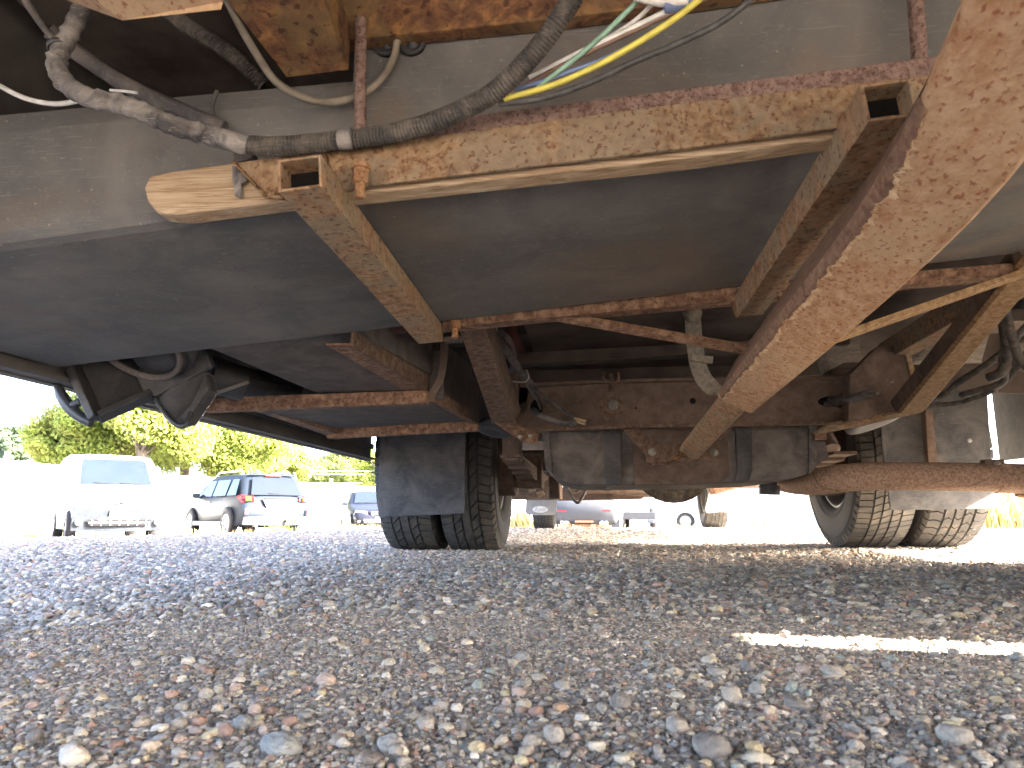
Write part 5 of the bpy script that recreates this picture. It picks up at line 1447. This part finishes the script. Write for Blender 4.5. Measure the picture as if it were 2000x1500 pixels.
def tree(name, px, D, ytop, wpx, ybase, mat, label, nleaf=6000, leaf=.10, seed=1):
    rs = np.random.default_rng(seed)
    p = gpt(px, D); g = float(ground_z(p.x, p.y))
    k = D * math.cos(math.atan((px - 1000) / FPX)) / FPX
    ztop = CAMH + (1006 - ytop) * k; zbase = CAMH + (1006 - ybase) * k; rad = wpx / 2 * k
    root = empty(name, (p.x, p.y, g), label, 'tree')
    zc = (ztop + zbase) / 2; hh = (ztop - zbase) / 2
    tr_ = MB(); c = Vector((p.x, p.y, g - .1))
    tr_.tube([c, Vector((p.x + .1, p.y, zbase)), Vector((p.x, p.y + .1, zc)), Vector((p.x - .1, p.y, ztop - hh * .3))], [rad * .07 + .08, rad * .05 + .06, rad * .035 + .03, .03], 10)
    cl = []
    for i in range(44):
        a = rs.uniform(0, 6.28); e = rs.uniform(-.9, 1); rr = rs.uniform(.35, .85)
        q = Vector((p.x + math.cos(a) * rad * rr * math.sqrt(max(.1, 1 - e * e * .8)), p.y + math.sin(a) * rad * rr * .8 * math.sqrt(max(.1, 1 - e * e * .8)), zc + hh * e * .8))
        cl.append((q, rs.uniform(.14, .30) * rad))
        if i % 2 == 0:
            m0 = Vector((p.x, p.y, zbase + (q.z - zbase) * .4)); tr_.tube([m0, m0.lerp(q, .5) + Vector((0, 0, .15)), q], [.06, .04, .015], 6)
    tr_.build('trunk', M['bark'], root)
    n = nleaf
    ci = rs.integers(0, len(cl), n)
    cc = np.array([[*cl[i][0]] for i in ci]); cr = np.array([cl[i][1] for i in ci])
    d = rs.normal(0, 1, (n, 3)); d /= np.linalg.norm(d, axis=1)[:, None]
    pos = cc + d * (cr * rs.uniform(.3, 1.5, n) ** .8)[:, None] * np.array([1, 1, .8])
    nrm = d + rs.normal(0, .7, (n, 3)); nrm /= np.linalg.norm(nrm, axis=1)[:, None]
    t = np.cross(nrm, rs.normal(0, 1, (n, 3))); t /= np.linalg.norm(t, axis=1)[:, None]
    b = np.cross(nrm, t); s_ = leaf * rs.uniform(.6, 1.5, n)[:, None]
    V = np.stack([pos - t * s_, pos - b * s_ * .5, pos + t * s_, pos + b * s_ * .5], 1).reshape(-1, 3)
    me = bpy.data.meshes.new('crown'); me.from_pydata(V.tolist(), [], [(4 * i, 4 * i + 1, 4 * i + 2, 4 * i + 3) for i in range(n)])
    me.materials.append(M[mat])
    o = bpy.data.objects.new('crown', me); C.objects.link(o); o.parent = root; o.location = -Vector(root.location)
    return root


tree('maple_tree', 130, 33, 800, 210, 925, 'leaf_gold', 'yellow green tree rising left of and above the white van roof', 34000, .075, 3)
tree('maple_tree', 262, 31, 690, 330, 930, 'leaf_gold', 'tallest golden green tree directly behind the white van', 80000, .075, 4)
tree('maple_tree', 350, 36, 700, 260, 935, 'leaf_gold', 'tall golden green tree between the van and the estate car', 60000, .08, 14)
tree('maple_tree', 445, 34, 740, 300, 945, 'leaf_gold', 'golden green tree above the graphite estate car', 72000, .075, 5)
tree('maple_tree', 548, 40, 868, 120, 950, 'leaf_gold', 'low yellow green tree at the right end of the golden row', 14000, .085, 6)
tree('shrub_tree', 12, 52, 830, 90, 915, 'leaf_blue', 'small hazy blue green tree at the far left edge', 10000, .11, 7)
tree('broad_tree', 612, 62, 897, 100, 958, 'leaf_green', 'round green tree behind the overhead wires', 16000, .11, 8)
tree('broad_tree', 668, 66, 880, 110, 960, 'leaf_green', 'darker green tree right of the round one, near the skirt corner', 16000, .11, 9)
tree('broad_tree', 735, 60, 880, 110, 962, 'leaf_gold', 'pale yellow tree partly hidden by the left mud flap', 12000, .11, 10)

wr = empty('utility_line', tuple(gpt(640, 58)), 'pale overhead wires strung before the green trees', 'wires')
for py_ in (919, 925, 943, 949, 955):
    a = gpt(560, 58); b = gpt(760, 60); a.z = CAMH + (1006 - py_) * 58 * .95 / FPX; b.z = CAMH + (1006 - py_ + 1) * 60 * .95 / FPX
    m_ = (a + b) / 2 - Vector((0, 0, .08))
    MB().tube(spline([a, m_, b], 5), .022, 5).build('wire', M['wire_far'], wr)
for px_ in (572, 752):
    a = gpt(px_, 58.5); MB().cyl((a.x, a.y, float(ground_z(a.x, a.y))), (a.x, a.y, 5.5), .09, 8).build('pole', M['white_wood'], wr)

# --- dry grass and odd clods
M['dry_grass'] = plain('dry straw grass', (.42, .34, .15), .8, 0, .2, .3, 4)
M['green_grass'] = plain('green grass blades', (.10, .15, .03), .8, 0, .2, .3, 4)
def grass(name, spots, mat, label, seed):
    rs = np.random.default_rng(seed); V = []; F = []
    for (px_, D, wid, hgt, n) in spots:
        c = gpt(px_, D)
        for i in range(n):
            x = c.x + rs.normal(0, wid / 2); y = c.y + rs.normal(0, wid * .3); z = float(ground_z(x, y))
            h = hgt * rs.uniform(.4, 1.1); a = rs.uniform(0, 6.28); ln = h * rs.uniform(.1, .6)
            dx, dy = math.cos(a), math.sin(a); w_ = .004 + .0006 * D
            o = len(V)
            V += [(x - dy * w_, y + dx * w_, z), (x + dy * w_, y - dx * w_, z), (x + dx * ln * .4 + dy * w_ * .7, y + dy * ln * .4 - dx * w_ * .7, z + h * .6), (x + dx * ln, y + dy * ln, z + h)]
            F += [(o, o + 1, o + 2), (o, o + 2, o + 3)]
    mb = MB(); mb.add(V, F)
    return tag(mb.build(name, M[mat]), label, kind='stuff')
grass('dry_grass', [(20, 22, 2.5, .25, 400), (330, 20, 3, .22, 500), (620, 27, 2.2, .3, 300), (700, 24, 1.2, .28, 260), (1005, 13, .6, .42, 240), (1015, 9, .35, .25, 160), (1110, 16, .9, .3, 200), (1180, 19, .8, .2, 120), (1350, 27, 1.5, .25, 160),
                     (1485, 14.2, .5, .45, 220), (1530, 15, .8, .2, 160), (1965, 11, .5, .30, 500), (2060, 10, 1.2, .5, 900), (2080, 14, 2, .8, 900)], 'dry_grass', 'dry yellow grass along the edges of the lot', 5)
grass('green_grass', [(548, 19, .35, .3, 160), (1470, 14.4, .3, .3, 60)], 'green_grass', 'green grass tuft at the estate car rear wheel', 6)
me = rock_mesh('clod', 901, 3, .3); me.materials.append(M['brickred'])
o = bpy.data.objects.new('red_clod', me); C.objects.link(o); o.scale = (.17, .14, .12); place(o, 578, 17.5, 0, .06); tag(o, 'red brown clod on the ground right of the estate car', 'clod')
for k, (px_, D, sz, lb) in enumerate(((282, 13.6, .10, 'white stone under the front corner of the white van'), (268, 13.9, .065, 'smaller white stone beside the larger one at the van'))):
    me = rock_mesh('pale_rock', 910 + k, 2, .8); me.materials.append(M['st_pale'])
    o = bpy.data.objects.new('pale_rock', me); C.objects.link(o); o.scale = (sz * 1.4, sz, sz); place(o, px_, D, 30, sz * .6); tag(o, lb, 'rock')
